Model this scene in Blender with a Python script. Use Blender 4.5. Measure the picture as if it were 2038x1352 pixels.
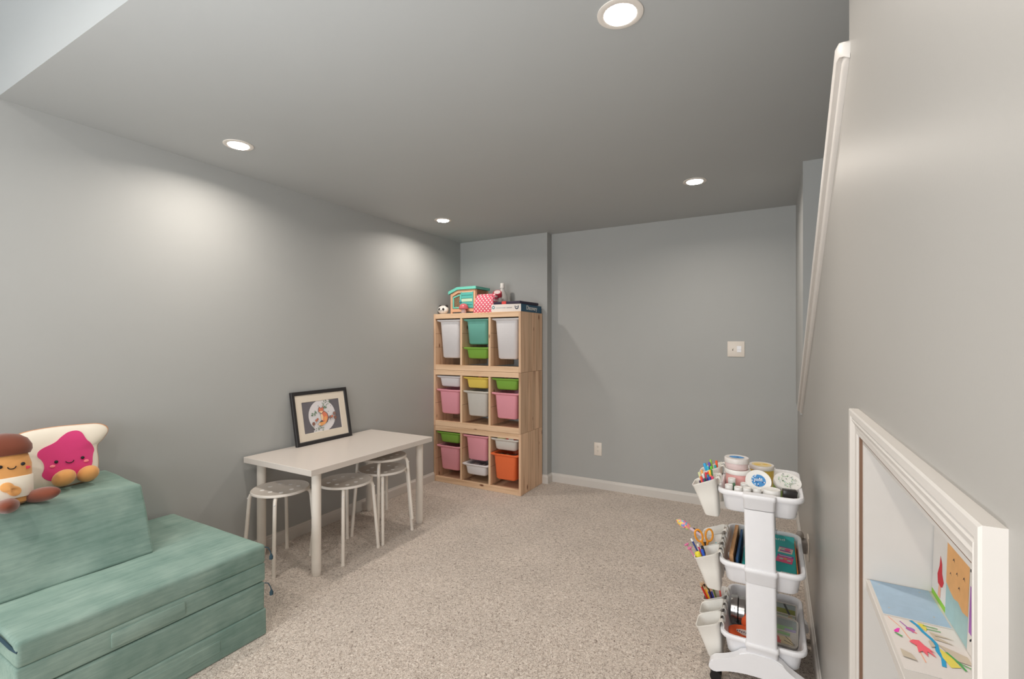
import bpy, bmesh, math, random
from mathutils import Vector, Matrix, Euler
random.seed(7)
PI = math.pi
S = bpy.context.scene
C = S.collection
for o in list(bpy.data.objects):
    bpy.data.objects.remove(o)

def lin(c):
    return tuple(((v/255)/12.92 if v/255 <= .04045 else ((v/255+.055)/1.055)**2.4) for v in c)

# ------------------------------------------------------------------ camera
H = 2.346            # ceiling height
YAW = 0.5083
cam_d = bpy.data.cameras.new('camera')
cam_d.sensor_width = 36
cam_d.lens = 936.5/2038*36
cam_d.shift_y = 3.4/2038
cam_d.clip_start = .03
cam = bpy.data.objects.new('camera', cam_d)
C.objects.link(cam)
cam.location = (0, 0, 1.33)
cam.rotation_euler = (PI/2, 0, YAW)
S.camera = cam
# ------------------------------------------------------------------ colour management, world
S.view_settings.view_transform = 'Standard'
S.view_settings.look = 'None'
S.view_settings.gamma = 1
S.view_settings.use_curve_mapping = False
S.view_settings.exposure = 0.42
w = bpy.data.worlds.new('world')
S.world = w
w.use_nodes = True
w.node_tree.nodes['Background'].inputs[0].default_value = (.75, .85, 1, 1)
w.node_tree.nodes['Background'].inputs[1].default_value = 1.0

def area(name, loc, rot, sx, sy, power, col, shape='RECTANGLE', spread=PI):
    l = bpy.data.lights.new(name, 'AREA')
    l.shape = shape
    l.size = sx
    l.size_y = sy
    l.energy = power
    l.color = col
    l.spread = spread
    o = bpy.data.objects.new(name, l)
    C.objects.link(o)
    o.location = loc
    o.rotation_euler = rot
    return o
# added fill lights just inside two made-up windows, out of view
area('window_daylight', (-1.45, -3.02, 1.55), (PI/2, 0, 0), 2.3, 1.5, 62, (.95, .98, 1.0))
area('window_daylight', (1.6, -3.02, 1.55), (PI/2, 0, 0), 1.6, 1.5, 20, (.95, .98, 1.0))
# upward fill light, added out of view to brighten ceiling and room
area('bounce_flash', (-.95, -.15, .95), (math.radians(180-3), 0, 0), .6, .6, 20, (.97, .985, 1.0), 'DISK')
LAMP_W, REAR_W = 5.0, 7.0
LAMP_COL = (1.0, .91, .82)

# ------------------------------------------------------------------ materials
MATS = {}
def nodes_of(name):
    m = bpy.data.materials.new(name)
    m.use_nodes = True
    nt = m.node_tree
    return m, nt, nt.nodes, nt.links, nt.nodes['Principled BSDF']

def mat(name, rgb, rough=.5, spec=.5, metal=0, noise=0, nscale=40, bump=0, bscale=200, trans=0, alpha=1, emit=0, sheen=0, coat=0, ior=1.45, stretch=None):
    if name in MATS:
        return MATS[name]
    m, nt, N, L, P = nodes_of(name)
    c = lin(rgb)
    P.inputs['Base Color'].default_value = (*c, 1)
    P.inputs['Roughness'].default_value = rough
    P.inputs['Specular IOR Level'].default_value = spec
    P.inputs['Metallic'].default_value = metal
    P.inputs['Transmission Weight'].default_value = trans
    P.inputs['Alpha'].default_value = alpha
    P.inputs['IOR'].default_value = ior
    P.inputs['Sheen Weight'].default_value = sheen
    P.inputs['Coat Weight'].default_value = coat
    if emit:
        P.inputs['Emission Color'].default_value = (*c, 1)
        P.inputs['Emission Strength'].default_value = emit
    tc = N.new('ShaderNodeTexCoord')
    mp = N.new('ShaderNodeMapping')
    L.new(tc.outputs['Object'], mp.inputs[0])
    if stretch:
        mp.inputs['Scale'].default_value = stretch
    n = N.new('ShaderNodeTexNoise')
    n.inputs['Scale'].default_value = nscale
    n.inputs['Detail'].default_value = 4
    L.new(mp.outputs[0], n.inputs['Vector'])
    mr = N.new('ShaderNodeMapRange')
    k = max(noise, .015)
    mr.inputs[3].default_value = 1-k
    mr.inputs[4].default_value = 1+k
    L.new(n.outputs[0], mr.inputs[0])
    mx = N.new('ShaderNodeVectorMath')
    mx.operation = 'SCALE'
    mx.inputs[0].default_value = c
    L.new(mr.outputs[0], mx.inputs['Scale'])
    L.new(mx.outputs[0], P.inputs['Base Color'])
    if bump:
        b = N.new('ShaderNodeBump')
        b.inputs['Strength'].default_value = bump
        b.inputs['Distance'].default_value = .002
        n2 = N.new('ShaderNodeTexNoise')
        n2.inputs['Scale'].default_value = bscale
        n2.inputs['Detail'].default_value = 3
        L.new(mp.outputs[0], n2.inputs['Vector'])
        L.new(n2.outputs[0], b.inputs['Height'])
        L.new(b.outputs[0], P.inputs['Normal'])
    MATS[name] = m
    return m

def ramp(N, stops):
    r = N.new('ShaderNodeValToRGB')
    e = r.color_ramp.elements
    while len(e) < len(stops):
        e.new(.5)
    for i, (p, c) in enumerate(stops):
        e[i].position = p
        e[i].color = (*lin(c), 1)
    return r

def carpet_mat():
    m, nt, N, L, P = nodes_of('carpet')
    tc = N.new('ShaderNodeTexCoord')
    n1 = N.new('ShaderNodeTexNoise'); n1.inputs['Scale'].default_value = 105; n1.inputs['Detail'].default_value = 3; n1.inputs['Roughness'].default_value = .6; n1.inputs['Distortion'].default_value = 1.6
    n2 = N.new('ShaderNodeTexNoise'); n2.inputs['Scale'].default_value = 3.2; n2.inputs['Detail'].default_value = 2
    for n in (n1, n2):
        L.new(tc.outputs['Object'], n.inputs['Vector'])
    r = ramp(N, [(0.30, (116, 101, 91)), (.40, (176, 160, 147)), (.50, (224, 209, 196)), (.70, (244, 234, 223))])
    L.new(n1.outputs[0], r.inputs[0])
    mr = N.new('ShaderNodeMapRange'); mr.inputs[1].default_value = .3; mr.inputs[2].default_value = .7; mr.inputs[3].default_value = .94; mr.inputs[4].default_value = 1.06
    L.new(n2.outputs[0], mr.inputs[0])
    v = N.new('ShaderNodeVectorMath'); v.operation = 'SCALE'
    L.new(r.outputs[0], v.inputs[0]); L.new(mr.outputs[0], v.inputs['Scale'])
    L.new(v.outputs[0], P.inputs['Base Color'])
    P.inputs['Roughness'].default_value = .95
    P.inputs['Specular IOR Level'].default_value = .1
    P.inputs['Sheen Weight'].default_value = .25
    b = N.new('ShaderNodeBump'); b.inputs['Strength'].default_value = 1; b.inputs['Distance'].default_value = .008
    L.new(n1.outputs[0], b.inputs['Height']); L.new(b.outputs[0], P.inputs['Normal'])
    return m

def pine_mat(name, axis, base=(228, 194, 160), dark=(204, 164, 128), planks=0):
    """pale pine, grain running along the axis (0 x, 1 y, 2 z)"""
    m, nt, N, L, P = nodes_of(name)
    tc = N.new('ShaderNodeTexCoord')
    mp = N.new('ShaderNodeMapping')
    sc = [26.0, 26.0, 26.0]; sc[axis] = 1.6
    mp.inputs['Scale'].default_value = sc
    oi = N.new('ShaderNodeObjectInfo')
    ad = N.new('ShaderNodeVectorMath'); ad.operation = 'ADD'
    L.new(tc.outputs['Object'], ad.inputs[0])
    cx = N.new('ShaderNodeVectorMath'); cx.operation = 'SCALE'; cx.inputs[0].default_value = (3.1, 5.7, 4.3)
    L.new(oi.outputs['Random'], cx.inputs['Scale']); L.new(cx.outputs[0], ad.inputs[1])
    L.new(ad.outputs[0], mp.inputs[0])
    n = N.new('ShaderNodeTexNoise'); n.inputs['Scale'].default_value = 1.0; n.inputs['Detail'].default_value = 5; n.inputs['Distortion'].default_value = .7
    L.new(mp.outputs[0], n.inputs['Vector'])
    r = ramp(N, [(.28, dark), (.5, base), (.75, tuple(min(255, c+10) for c in base))])
    L.new(n.outputs[0], r.inputs[0])
    # knots
    mk = N.new('ShaderNodeMapping'); ks = [11.0, 11.0, 11.0]; ks[axis] = 4.5
    mk.inputs['Scale'].default_value = ks
    L.new(ad.outputs[0], mk.inputs[0])
    vo = N.new('ShaderNodeTexVoronoi'); vo.inputs['Scale'].default_value = 1.0
    L.new(mk.outputs[0], vo.inputs['Vector'])
    kr = N.new('ShaderNodeMapRange'); kr.inputs[1].default_value = .06; kr.inputs[2].default_value = .13; kr.inputs[3].default_value = 1; kr.inputs[4].default_value = 0
    L.new(vo.outputs['Distance'], kr.inputs[0])
    mx = N.new('ShaderNodeMix'); mx.data_type = 'RGBA'
    L.new(kr.outputs[0], mx.inputs[0]); L.new(r.outputs[0], mx.inputs[6]); mx.inputs[7].default_value = (*lin((120, 74, 52)), 1)
    last = mx.outputs[2]
    if planks:
        sp = N.new('ShaderNodeSeparateXYZ'); L.new(tc.outputs['Object'], sp.inputs[0])
        mu = N.new('ShaderNodeMath'); mu.operation = 'MULTIPLY'; mu.inputs[1].default_value = planks
        L.new(sp.outputs[1], mu.inputs[0])
        fl = N.new('ShaderNodeMath'); fl.operation = 'FLOOR'; L.new(mu.outputs[0], fl.inputs[0])
        a2 = N.new('ShaderNodeMath'); a2.operation = 'ADD'; L.new(fl.outputs[0], a2.inputs[0]); L.new(oi.outputs['Random'], a2.inputs[1])
        wn = N.new('ShaderNodeTexWhiteNoise'); wn.noise_dimensions = '1D'; L.new(a2.outputs[0], wn.inputs['W'])
        m2 = N.new('ShaderNodeMapRange'); m2.inputs[3].default_value = .84; m2.inputs[4].default_value = 1.08
        L.new(wn.outputs[0], m2.inputs[0])
        sv = N.new('ShaderNodeVectorMath'); sv.operation = 'SCALE'; L.new(last, sv.inputs[0]); L.new(m2.outputs[0], sv.inputs['Scale'])
        last = sv.outputs[0]
    L.new(last, P.inputs['Base Color'])
    P.inputs['Roughness'].default_value = .6
    P.inputs['Specular IOR Level'].default_value = .3
    return m

def suede_mat():
    m, nt, N, L, P = nodes_of('teal_suede')
    tc = N.new('ShaderNodeTexCoord')
    mp = N.new('ShaderNodeMapping'); mp.inputs['Scale'].default_value = (70, 6, 70)
    L.new(tc.outputs['Object'], mp.inputs[0])
    n = N.new('ShaderNodeTexNoise'); n.inputs['Scale'].default_value = 1; n.inputs['Detail'].default_value = 6; n.inputs['Roughness'].default_value = .7
    L.new(mp.outputs[0], n.inputs['Vector'])
    n2 = N.new('ShaderNodeTexNoise'); n2.inputs['Scale'].default_value = 7; n2.inputs['Detail'].default_value = 3
    L.new(tc.outputs['Object'], n2.inputs['Vector'])
    ad = N.new('ShaderNodeMath'); ad.operation = 'MULTIPLY_ADD'; ad.inputs[1].default_value = .6
    L.new(n2.outputs[0], ad.inputs[0])
    m3 = N.new('ShaderNodeMath'); m3.operation = 'MULTIPLY'; m3.inputs[1].default_value = .5
    L.new(n.outputs[0], m3.inputs[0]); L.new(m3.outputs[0], ad.inputs[2])
    r = ramp(N, [(.36, (106, 133, 124)), (.55, (130, 153, 144)), (.74, (152, 173, 163))])
    L.new(ad.outputs[0], r.inputs[0])
    L.new(r.outputs[0], P.inputs['Base Color'])
    P.inputs['Roughness'].default_value = .85
    P.inputs['Specular IOR Level'].default_value = .15
    P.inputs['Sheen Weight'].default_value = .6
    P.inputs['Sheen Roughness'].default_value = .45
    P.inputs['Sheen Tint'].default_value = (*lin((175, 205, 190)), 1)
    b = N.new('ShaderNodeBump'); b.inputs['Strength'].default_value = .35; b.inputs['Distance'].default_value = .002
    L.new(n.outputs[0], b.inputs['Height']); L.new(b.outputs[0], P.inputs['Normal'])
    return m

def dots_mat():
    m, nt, N, L, P = nodes_of('dotted_fabric')
    tc = N.new('ShaderNodeTexCoord')
    ds = []
    for off in (0, .5):
        mp = N.new('ShaderNodeMapping'); mp.inputs['Scale'].default_value = (27, 0, 27); mp.inputs['Location'].default_value = (off, 0, off)
        L.new(tc.outputs['Object'], mp.inputs[0])
        fr = N.new('ShaderNodeVectorMath'); fr.operation = 'FRACTION'; L.new(mp.outputs[0], fr.inputs[0])
        sb = N.new('ShaderNodeVectorMath'); sb.operation = 'SUBTRACT'; sb.inputs[1].default_value = (.5, 0, .5); L.new(fr.outputs[0], sb.inputs[0])
        ln = N.new('ShaderNodeVectorMath'); ln.operation = 'LENGTH'; L.new(sb.outputs[0], ln.inputs[0])
        ds.append(ln.outputs['Value'])
    mn = N.new('ShaderNodeMath'); mn.operation = 'MINIMUM'; L.new(ds[0], mn.inputs[0]); L.new(ds[1], mn.inputs[1])
    r = ramp(N, [(0, (226, 150, 160)), (.055, (226, 150, 160)), (.07, (246, 240, 234)), (.165, (246, 240, 234)), (.195, (208, 92, 112))])
    L.new(mn.outputs[0], r.inputs[0]); L.new(r.outputs[0], P.inputs['Base Color'])
    P.inputs['Roughness'].default_value = .85
    return m

def glass_mat(name, rgb=(240, 245, 245), alpha=.35, rough=.15):
    m, nt, N, L, P = nodes_of(name)
    P.inputs['Base Color'].default_value = (*lin(rgb), 1)
    P.inputs['Alpha'].default_value = alpha
    P.inputs['Roughness'].default_value = rough
    return m

paint = mat('wall_paint', (174, 175, 173), .55, .3, noise=.02, nscale=3, bump=.05, bscale=350)
paint_right = mat('wall_paint_satin', (168, 165, 160), .42, .45, noise=.02, nscale=3, bump=.04, bscale=350)
ceil_paint = mat('ceiling_paint', (179, 182, 182), .6, .3, noise=.02, nscale=3, bump=.05, bscale=350)
trim_white = mat('trim_paint', (212, 207, 201), .4, .4)
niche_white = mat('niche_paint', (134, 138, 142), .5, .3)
gap_brown = mat('raw_gap', (120, 92, 74), .9)
carpet = carpet_mat()
pine_x = pine_mat('pine_rail', 0)
pine_z = pine_mat('pine_panel', 2, (222, 186, 154), (190, 148, 118), planks=14)
pine_d = pine_mat('pine_divider', 2)
suede = suede_mat()
navy_thread = mat('navy_thread', (44, 68, 80), .8)
lam_white = mat('white_laminate', (218, 209, 201), .35, .5)
metal_white = mat('white_powder_coat', (232, 224, 214), .38, .5)
seat_white = mat('white_seat', (222, 214, 205), .4)
seat_dot = mat('seat_dot', (255, 253, 250), .3)
plastic_white = mat('white_plastic', (240, 240, 243), .38, .5)
cup_white = mat('warm_white_plastic', (240, 237, 230), .42, .5)
switch_white = mat('switch_white', (228, 219, 208), .4)
dark_slot = mat('dark_slot', (60, 55, 50), .8)
black_plastic = mat('black_plastic', (26, 25, 26), .4)
BIN = dict(white=mat('bin_white', (232, 230, 232), .4, noise=.02), teal=mat('bin_teal', (116, 184, 170), .42), green=mat('bin_green', (134, 184, 74), .42),
           yellow=mat('bin_yellow', (240, 212, 100), .42), pink=mat('bin_pink', (242, 166, 180), .42), orange=mat('bin_orange', (240, 116, 66), .42),
           clear=mat('bin_milky', (214, 211, 204), .35, noise=.05, nscale=14))

# ------------------------------------------------------------------ mesh helpers
def obj(name, bm, m, parent=None, loc=(0, 0, 0), rot=(0, 0, 0), smooth=False, angle=None):
    me = bpy.data.meshes.new(name)
    bmesh.ops.recalc_face_normals(bm, faces=bm.faces)
    bm.to_mesh(me)
    bm.free()
    for x in (m if isinstance(m, (list, tuple)) else [m]):
        me.materials.append(x)
    if smooth or angle:
        for p in me.polygons:
            p.use_smooth = True
        me.set_sharp_from_angle(angle=math.radians(angle or 40))
    o = bpy.data.objects.new(name, me)
    C.objects.link(o)
    o.location = loc
    o.rotation_euler = rot
    if parent:
        o.parent = parent
    return o
def tag(o, label, cat, group=None, kind=None):
    o['label'] = label
    o['category'] = cat
    if group:
        o['group'] = group
    if kind:
        o['kind'] = kind
    return o
def thing(name, label, cat, loc=(0, 0, 0), rot=(0, 0, 0), group=None):
    o = bpy.data.objects.new(name, None)
    C.objects.link(o)
    o.location = loc
    o.rotation_euler = rot if not isinstance(rot, (int, float)) else (0, 0, rot)
    o.empty_display_size = .05
    return tag(o, label, cat, group)
def struct(name, bm, m, **k):
    o = obj(name, bm, m, **k)
    o['kind'] = 'structure'
    return o
def dup(root, loc, rot, label, group=None):
    r = root.copy(); C.objects.link(r); r.location = loc; r.rotation_euler = rot
    r['label'] = label
    if group: r['group'] = group
    for ch in list(root.children):
        c = ch.copy(); C.objects.link(c); c.parent = r
        for g in list(ch.children):
            d = g.copy(); C.objects.link(d); d.parent = c
    return r
B = bmesh.new
def box(bm, x0, x1, y0, y1, z0, z1, r=0, seg=2, mi=0, mtx=None):
    t = B()
    bmesh.ops.create_cube(t, size=1)
    for v in t.verts:
        v.co = Vector((x0+(x1-x0)*(v.co.x+.5), y0+(y1-y0)*(v.co.y+.5), z0+(z1-z0)*(v.co.z+.5)))
    if r:
        bmesh.ops.bevel(t, geom=list(t.edges), offset=r, segments=seg, profile=.5, affect='EDGES')
    join(bm, t, mi, mtx)
    return bm
def join(bm, t, mi=0, mtx=None):
    vm = {}
    for v in t.verts:
        vm[v] = bm.verts.new(mtx @ v.co if mtx else v.co)
    for f in t.faces:
        try:
            nf = bm.faces.new([vm[v] for v in f.verts])
            nf.material_index = mi
        except ValueError:
            pass
    t.free()
def rr(w, d, r, z, cx=0, cy=0, n=4):
    pts = []
    r = max(min(r, w/2-1e-4, d/2-1e-4), 1e-4)
    for sx, sy, a0 in ((1, 1, 0), (-1, 1, 90), (-1, -1, 180), (1, -1, 270)):
        for i in range(n+1):
            a = math.radians(a0+90*i/n)
            pts.append((cx+sx*(w/2-r)+r*math.cos(a), cy+sy*(d/2-r)+r*math.sin(a), z))
    return pts
def ring(r, z, n=32, cx=0, cy=0, ry=None):
    return [(cx+r*math.cos(2*PI*i/n), cy+(ry or r)*math.sin(2*PI*i/n), z) for i in range(n)]
def loft(bm, loops, c0=True, c1=True, mi=0, mtx=None, closed=False):
    L = [[bm.verts.new(mtx @ Vector(p) if mtx else p) for p in lp] for lp in loops]
    n = len(L[0])
    seq = list(zip(L[:-1], L[1:])) + ([(L[-1], L[0])] if closed else [])
    for a, b in seq:
        for i in range(n):
            f = bm.faces.new((a[i], a[(i+1) % n], b[(i+1) % n], b[i])); f.material_index = mi
    if c0 and not closed:
        f = bm.faces.new(L[0][::-1]); f.material_index = mi
    if c1 and not closed:
        f = bm.faces.new(L[-1]); f.material_index = mi
    return bm
def lathe(bm, prof, n=28, cx=0, cy=0, mi=0, mtx=None):
    return loft(bm, [ring(max(r, 1e-4), z, n, cx, cy) for r, z in prof], mi=mi, mtx=mtx)
def tube(bm, pts, r, n=8, mi=0, caps=True, r2=None):
    pts = [Vector(p) for p in pts]
    loops = []
    up = None
    for i, p in enumerate(pts):
        a = pts[max(i-1, 0)]; b = pts[min(i+1, len(pts)-1)]
        t = (b-a).normalized()
        if up is None:
            up = t.orthogonal().normalized()
        up = (up - t*up.dot(t)).normalized()
        s = t.cross(up)
        rad = r if r2 is None else r+(r2-r)*i/(len(pts)-1)
        loops.append([tuple(p+up*math.cos(2*PI*k/n)*rad+s*math.sin(2*PI*k/n)*rad) for k in range(n)])
    return loft(bm, loops, caps, caps, mi)
def prism(bm, poly, f, mi=0):
    """poly 2D points; f(p, side) -> 3D"""
    a = [bm.verts.new(f(p, 0)) for p in poly]
    b = [bm.verts.new(f(p, 1)) for p in poly]
    n = len(poly)
    for i in range(n):
        q = bm.faces.new((a[i], a[(i+1) % n], b[(i+1) % n], b[i])); q.material_index = mi
    q = bm.faces.new(a[::-1]); q.material_index = mi
    q = bm.faces.new(b); q.material_index = mi
    return bm
def ell(bm, c, rx, ry, rz, mi=0, nu=20, nv=12, mtx=None, e=1.0):
    loops = []
    for j in range(nv+1):
        a = -PI/2+PI*j/nv
        ca = max(abs(math.cos(a)), 1e-3)**e
        loops.append([(c[0]+rx*ca*math.cos(2*PI*i/nu), c[1]+ry*ca*math.sin(2*PI*i/nu), c[2]+rz*math.sin(a)) for i in range(nu)])
    return loft(bm, loops, mi=mi, mtx=mtx)
def art(bm, O, U, V, shapes, lift=.00025):
    """flat drawn shapes on a sheet: O origin, U V unit sheet vectors; shapes (material index, [(u, v)...])"""
    O, U, V = Vector(O), Vector(U), Vector(V)
    n = U.cross(V).normalized()
    for k, (mi, pts) in enumerate(shapes):
        vs = [bm.verts.new(O+U*u+V*v+n*lift*(k+1)) for u, v in pts]
        f = bm.faces.new(vs); f.material_index = mi
    return bm
def circ(cx, cy, r, n=16, ry=None, a0=0):
    return [(cx+r*math.cos(a0+2*PI*i/n), cy+(ry or r)*math.sin(a0+2*PI*i/n)) for i in range(n)]
def rect(x0, y0, x1, y1):
    return [(x0, y0), (x1, y0), (x1, y1), (x0, y1)]
def line2(pts, w):
    """thick 2D polyline as a polygon"""
    L, R = [], []
    for i, p in enumerate(pts):
        a = pts[max(i-1, 0)]; b = pts[min(i+1, len(pts)-1)]
        dx, dy = b[0]-a[0], b[1]-a[1]; d = math.hypot(dx, dy) or 1
        nx, ny = -dy/d*w/2, dx/d*w/2
        L.append((p[0]+nx, p[1]+ny)); R.append((p[0]-nx, p[1]-ny))
    return L+R[::-1]
def text_mesh(name, s, size, m, parent, loc, rot, ext=.0004, sx=1.0, bold=0.0):
    cu = bpy.data.curves.new(name, 'FONT')
    cu.body = s; cu.size = size; cu.extrude = ext; cu.align_x = 'CENTER'; cu.align_y = 'CENTER'; cu.offset = bold
    t = bpy.data.objects.new(name+'_source', cu)
    C.objects.link(t)
    dg = bpy.context.evaluated_depsgraph_get()
    me = bpy.data.meshes.new_from_object(t.evaluated_get(dg))
    bpy.data.objects.remove(t)
    me.materials.clear(); me.materials.append(m)
    o = bpy.data.objects.new(name, me)
    C.objects.link(o); o.location = loc; o.rotation_euler = rot; o.scale = (sx, 1, 1); o.parent = parent
    return o

# ------------------------------------------------------------------ room shell
XL, XR, YB, YB2, XS = -2.838, .153, 4.093, 3.996, -1.850
YN, XE = -3.1, 3.2      # the rest of the basement behind the photographer
YRISE, HH = .668, 2.80
YC, XT = 1.343, 1.15     # where the full-height right wall ends; far wall of the stairs

bm = B(); box(bm, XL-.1, XE+.1, YN-.1, YB+.1, -.1, 0); struct('floor', bm, carpet)
bm = B(); box(bm, XL-.1, XE+.1, YRISE, YB+.1, H, HH+.1); struct('ceiling', bm, ceil_paint)
bm = B(); box(bm, XL-.1, XE+.1, YN-.1, YRISE, HH, HH+.1); struct('ceiling', bm, ceil_paint)
bm = B(); box(bm, XL-.1, XL, YN-.1, YB+.1, 0, HH); struct('wall_left', bm, paint)
bm = B(); prism(bm, [(XL, YB2), (XS, YB2), (XS, YB), (XT, YB), (XT, YB+.1), (XL, YB+.1)], lambda p, s: (p[0], p[1], H if s else 0)); struct('wall_back', bm, paint)
# right wall with the recess cut into it; beyond YC it is a knee wall under the sloping stair cap
NY0, NY1, NZ0, NZ1, NX = .535, 1.160, .20, 1.142, .262
RX = .285
def ztop(y):
    return 2.018-(y-1.30)*.5275
bm = B()
box(bm, XR, RX, -.9, NY0, 0, HH)
box(bm, XR, RX, NY0, NY1, 0, NZ0)
prism(bm, [(NY0, NZ1), (NY1, NZ1), (NY1, H), (YRISE, H), (YRISE, HH), (NY0, HH)], lambda p, s: (RX if s else XR, p[0], p[1]))
prism(bm, [(NY1, 0), (YB, 0), (YB, .87), (3.43, .87), (3.43, ztop(3.43)), (YC, ztop(YC)), (YC, H), (NY1, H)], lambda p, s: (RX if s else XR, p[0], p[1]))
struct('wall_right', bm, paint_right)
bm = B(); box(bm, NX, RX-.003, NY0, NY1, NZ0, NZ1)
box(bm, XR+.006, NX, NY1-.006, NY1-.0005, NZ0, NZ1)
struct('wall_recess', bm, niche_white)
bm = B(); box(bm, RX, XE, -.9, -.8, 0, HH); struct('wall_side', bm, paint)
bm = B(); box(bm, XE, XE+.1, YN-.1, -.8, 0, HH); struct('wall_far_right', bm, paint)
# full-height block of wall at the foot of the stairs
bm = B()
prism(bm, [(3.12, ztop(3.12)+.002), (3.43, ztop(3.43)+.002), (3.43, .872), (YB, .872), (YB, H), (3.12, H)], lambda p, s: (.42 if s else .1415, p[0], p[1]))
struct('wall_stair_block', bm, paint)
bm = B(); box(bm, XT, XT+.1, -.8, YB, 0, HH); struct('wall_stair', bm, paint)
bm = B(); prism(bm, [(-.8, 0), (YB, 0), (YB, .4), (YC, 1.8), (-.8, 1.9)], lambda p, s: (XT if s else RX, p[0], p[1])); struct('wall_stair_stringer', bm, paint)
# wall behind the photographer; its two windows are made up for fill light
bm = B()
box(bm, XL, -2.75, YN-.1, YN, 0, HH); box(bm, -2.75, -.15, YN-.1, YN, 0, .75); box(bm, -2.75, -.15, YN-.1, YN, 2.35, HH)
box(bm, -.15, .7, YN-.1, YN, 0, HH); box(bm, .7, 2.5, YN-.1, YN, 0, .75); box(bm, .7, 2.5, YN-.1, YN, 2.35, HH); box(bm, 2.5, XE, YN-.1, YN, 0, HH)
struct('wall_front', bm, paint)
for n, (a, b) in enumerate(((-2.75, -.15), (.7, 2.5)), 1):
    bm = B()
    for q in ((a-.06, a+.03, .70, 2.40), (b-.03, b+.06, .70, 2.40), ((a+b)/2-.02, (a+b)/2+.02, .78, 2.32)):
        box(bm, q[0], q[1], YN-.06, YN+.015, q[2], q[3], .004)
    box(bm, a, b, YN-.06, YN+.015, 2.32, 2.40, .004); box(bm, a, b, YN-.06, YN+.03, .70, .78, .004)
    wf = struct('window_%d' % n, bm, trim_white)  # unseen window frame, added to go with the rear fill
    bm = B(); box(bm, a, b, YN-.05, YN-.044, .75, 2.35)
    obj('pane', bm, glass_mat('window_glass', (225, 235, 245), .3, .05), wf)

# baseboards: profile of (out, up)
BPROF = [(0, 0), (.013, 0), (.013, .060), (.011, .067), (.006, .072), (.004, .080), (0, .082)]
def baseboard(name, segs):
    bm = B()
    for (x0, y0, x1, y1, nx, ny, m0, m1) in segs:
        dx, dy = x1-x0, y1-y0; d = math.hypot(dx, dy); dx /= d; dy /= d
        def f(p, s):
            bx, by = ((x0, y0), (x1, y1))[s]
            k = p[0]*((m0, m1)[s])
            return (bx+nx*p[0]+dx*k, by+ny*p[0]+dy*k, p[1])
        prism(bm, BPROF, f)
    return struct(name, bm, trim_white)
baseboard('baseboard_left', [(XL, YN, XL, YB2, 1, 0, 0, -1)])
baseboard('baseboard_back', [(XL, YB2, XS, YB2, 0, -1, 1, 1), (XS, YB2, XS, YB, 1, 0, -1, -1), (XS, YB, XR, YB, 0, -1, 1, -1)])
baseboard('baseboard_right', [(XR, -.9, XR, YB, -1, 0, 0, -1)])

# sloping stair cap: a board proud of the wall with a second stepped moulding under it
bm = B()
ya, yb = 1.355, 3.44
pz = 1/math.cos(math.atan(.5295))
def capf(y, x, dz):
    return (x, y, ztop(y)+dz)
CAP = [(.300, .034), (.1295, .034), (.1265, .030), (.1265, .008), (.1295, .004), (.1380, .004), (.1395, .001), (.1395, -.005), (.1420, -.010), (.1470, -.013), (.156, -.013), (.156, .002), (.300, .002)]
loops = []
for y, k, dzz in ((ya-.034, .05, -.030), (ya-.028, .5, -.018), (ya-.016, .85, -.006), (ya, 1, 0), (yb-.02, 1, 0), (yb, 1, 0)):
    lp = []
    for x, dz in CAP:
        px = .153+(x-.153)*(k if x < .153 else 1)
        lp.append((px, y, ztop(y)+dz*pz+(dzz if dz > .003 else 0)))
    loops.append(lp)
loft(bm, loops)
struct('trim_1', bm, trim_white, angle=35)
# moulded casing round the recess
bm = B()
CP = [(0, 0), (0, .0065), (.003, .0085), (.010, .0090), (.013, .0105), (.017, .0095), (.021, .0115), (.027, .0145), (.030, .0125), (.034, .0155), (.045, .0165), (.0475, .0145), (.0475, 0)]
loops = []
for sy, sz in ((-1, -1), (1, -1), (1, 1), (-1, 1)):
    loops.append([(XR-p, (NY1+.0 if sy > 0 else NY0)+sy*s, (NZ1 if sz > 0 else NZ0)+sz*s) for s, p in CP])
loft(bm, loops, closed=True)
struct('trim_2', bm, trim_white, angle=25)
bm = B()
g = .0035
for sy, sz in ((0, 0),):
    def rim(a, b, x0, x1, mi):
        i0, i1, j0, j1 = NY0+a, NY1-a, NZ0+a, NZ1-a
        k0, k1, l0, l1 = NY0+b, NY1-b, NZ0+b, NZ1-b
        lo = []
        for (y, z), (yy, zz) in zip(((i0, j0), (i1, j0), (i1, j1), (i0, j1)), ((k0, l0), (k1, l0), (k1, l1), (k0, l1))):
            lo.append([(x0, y, z), (x0, yy, zz), (x1, yy, zz), (x1, y, z)])
        loft(bm, lo, closed=True, mi=mi)
    rim(.0003, g, XR-.0045, XR+.0005, 0)
    rim(g-.001, g+.012, XR+.0005, NX-.001, 1)
struct('trim_3', bm, [gap_brown, trim_white])

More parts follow.
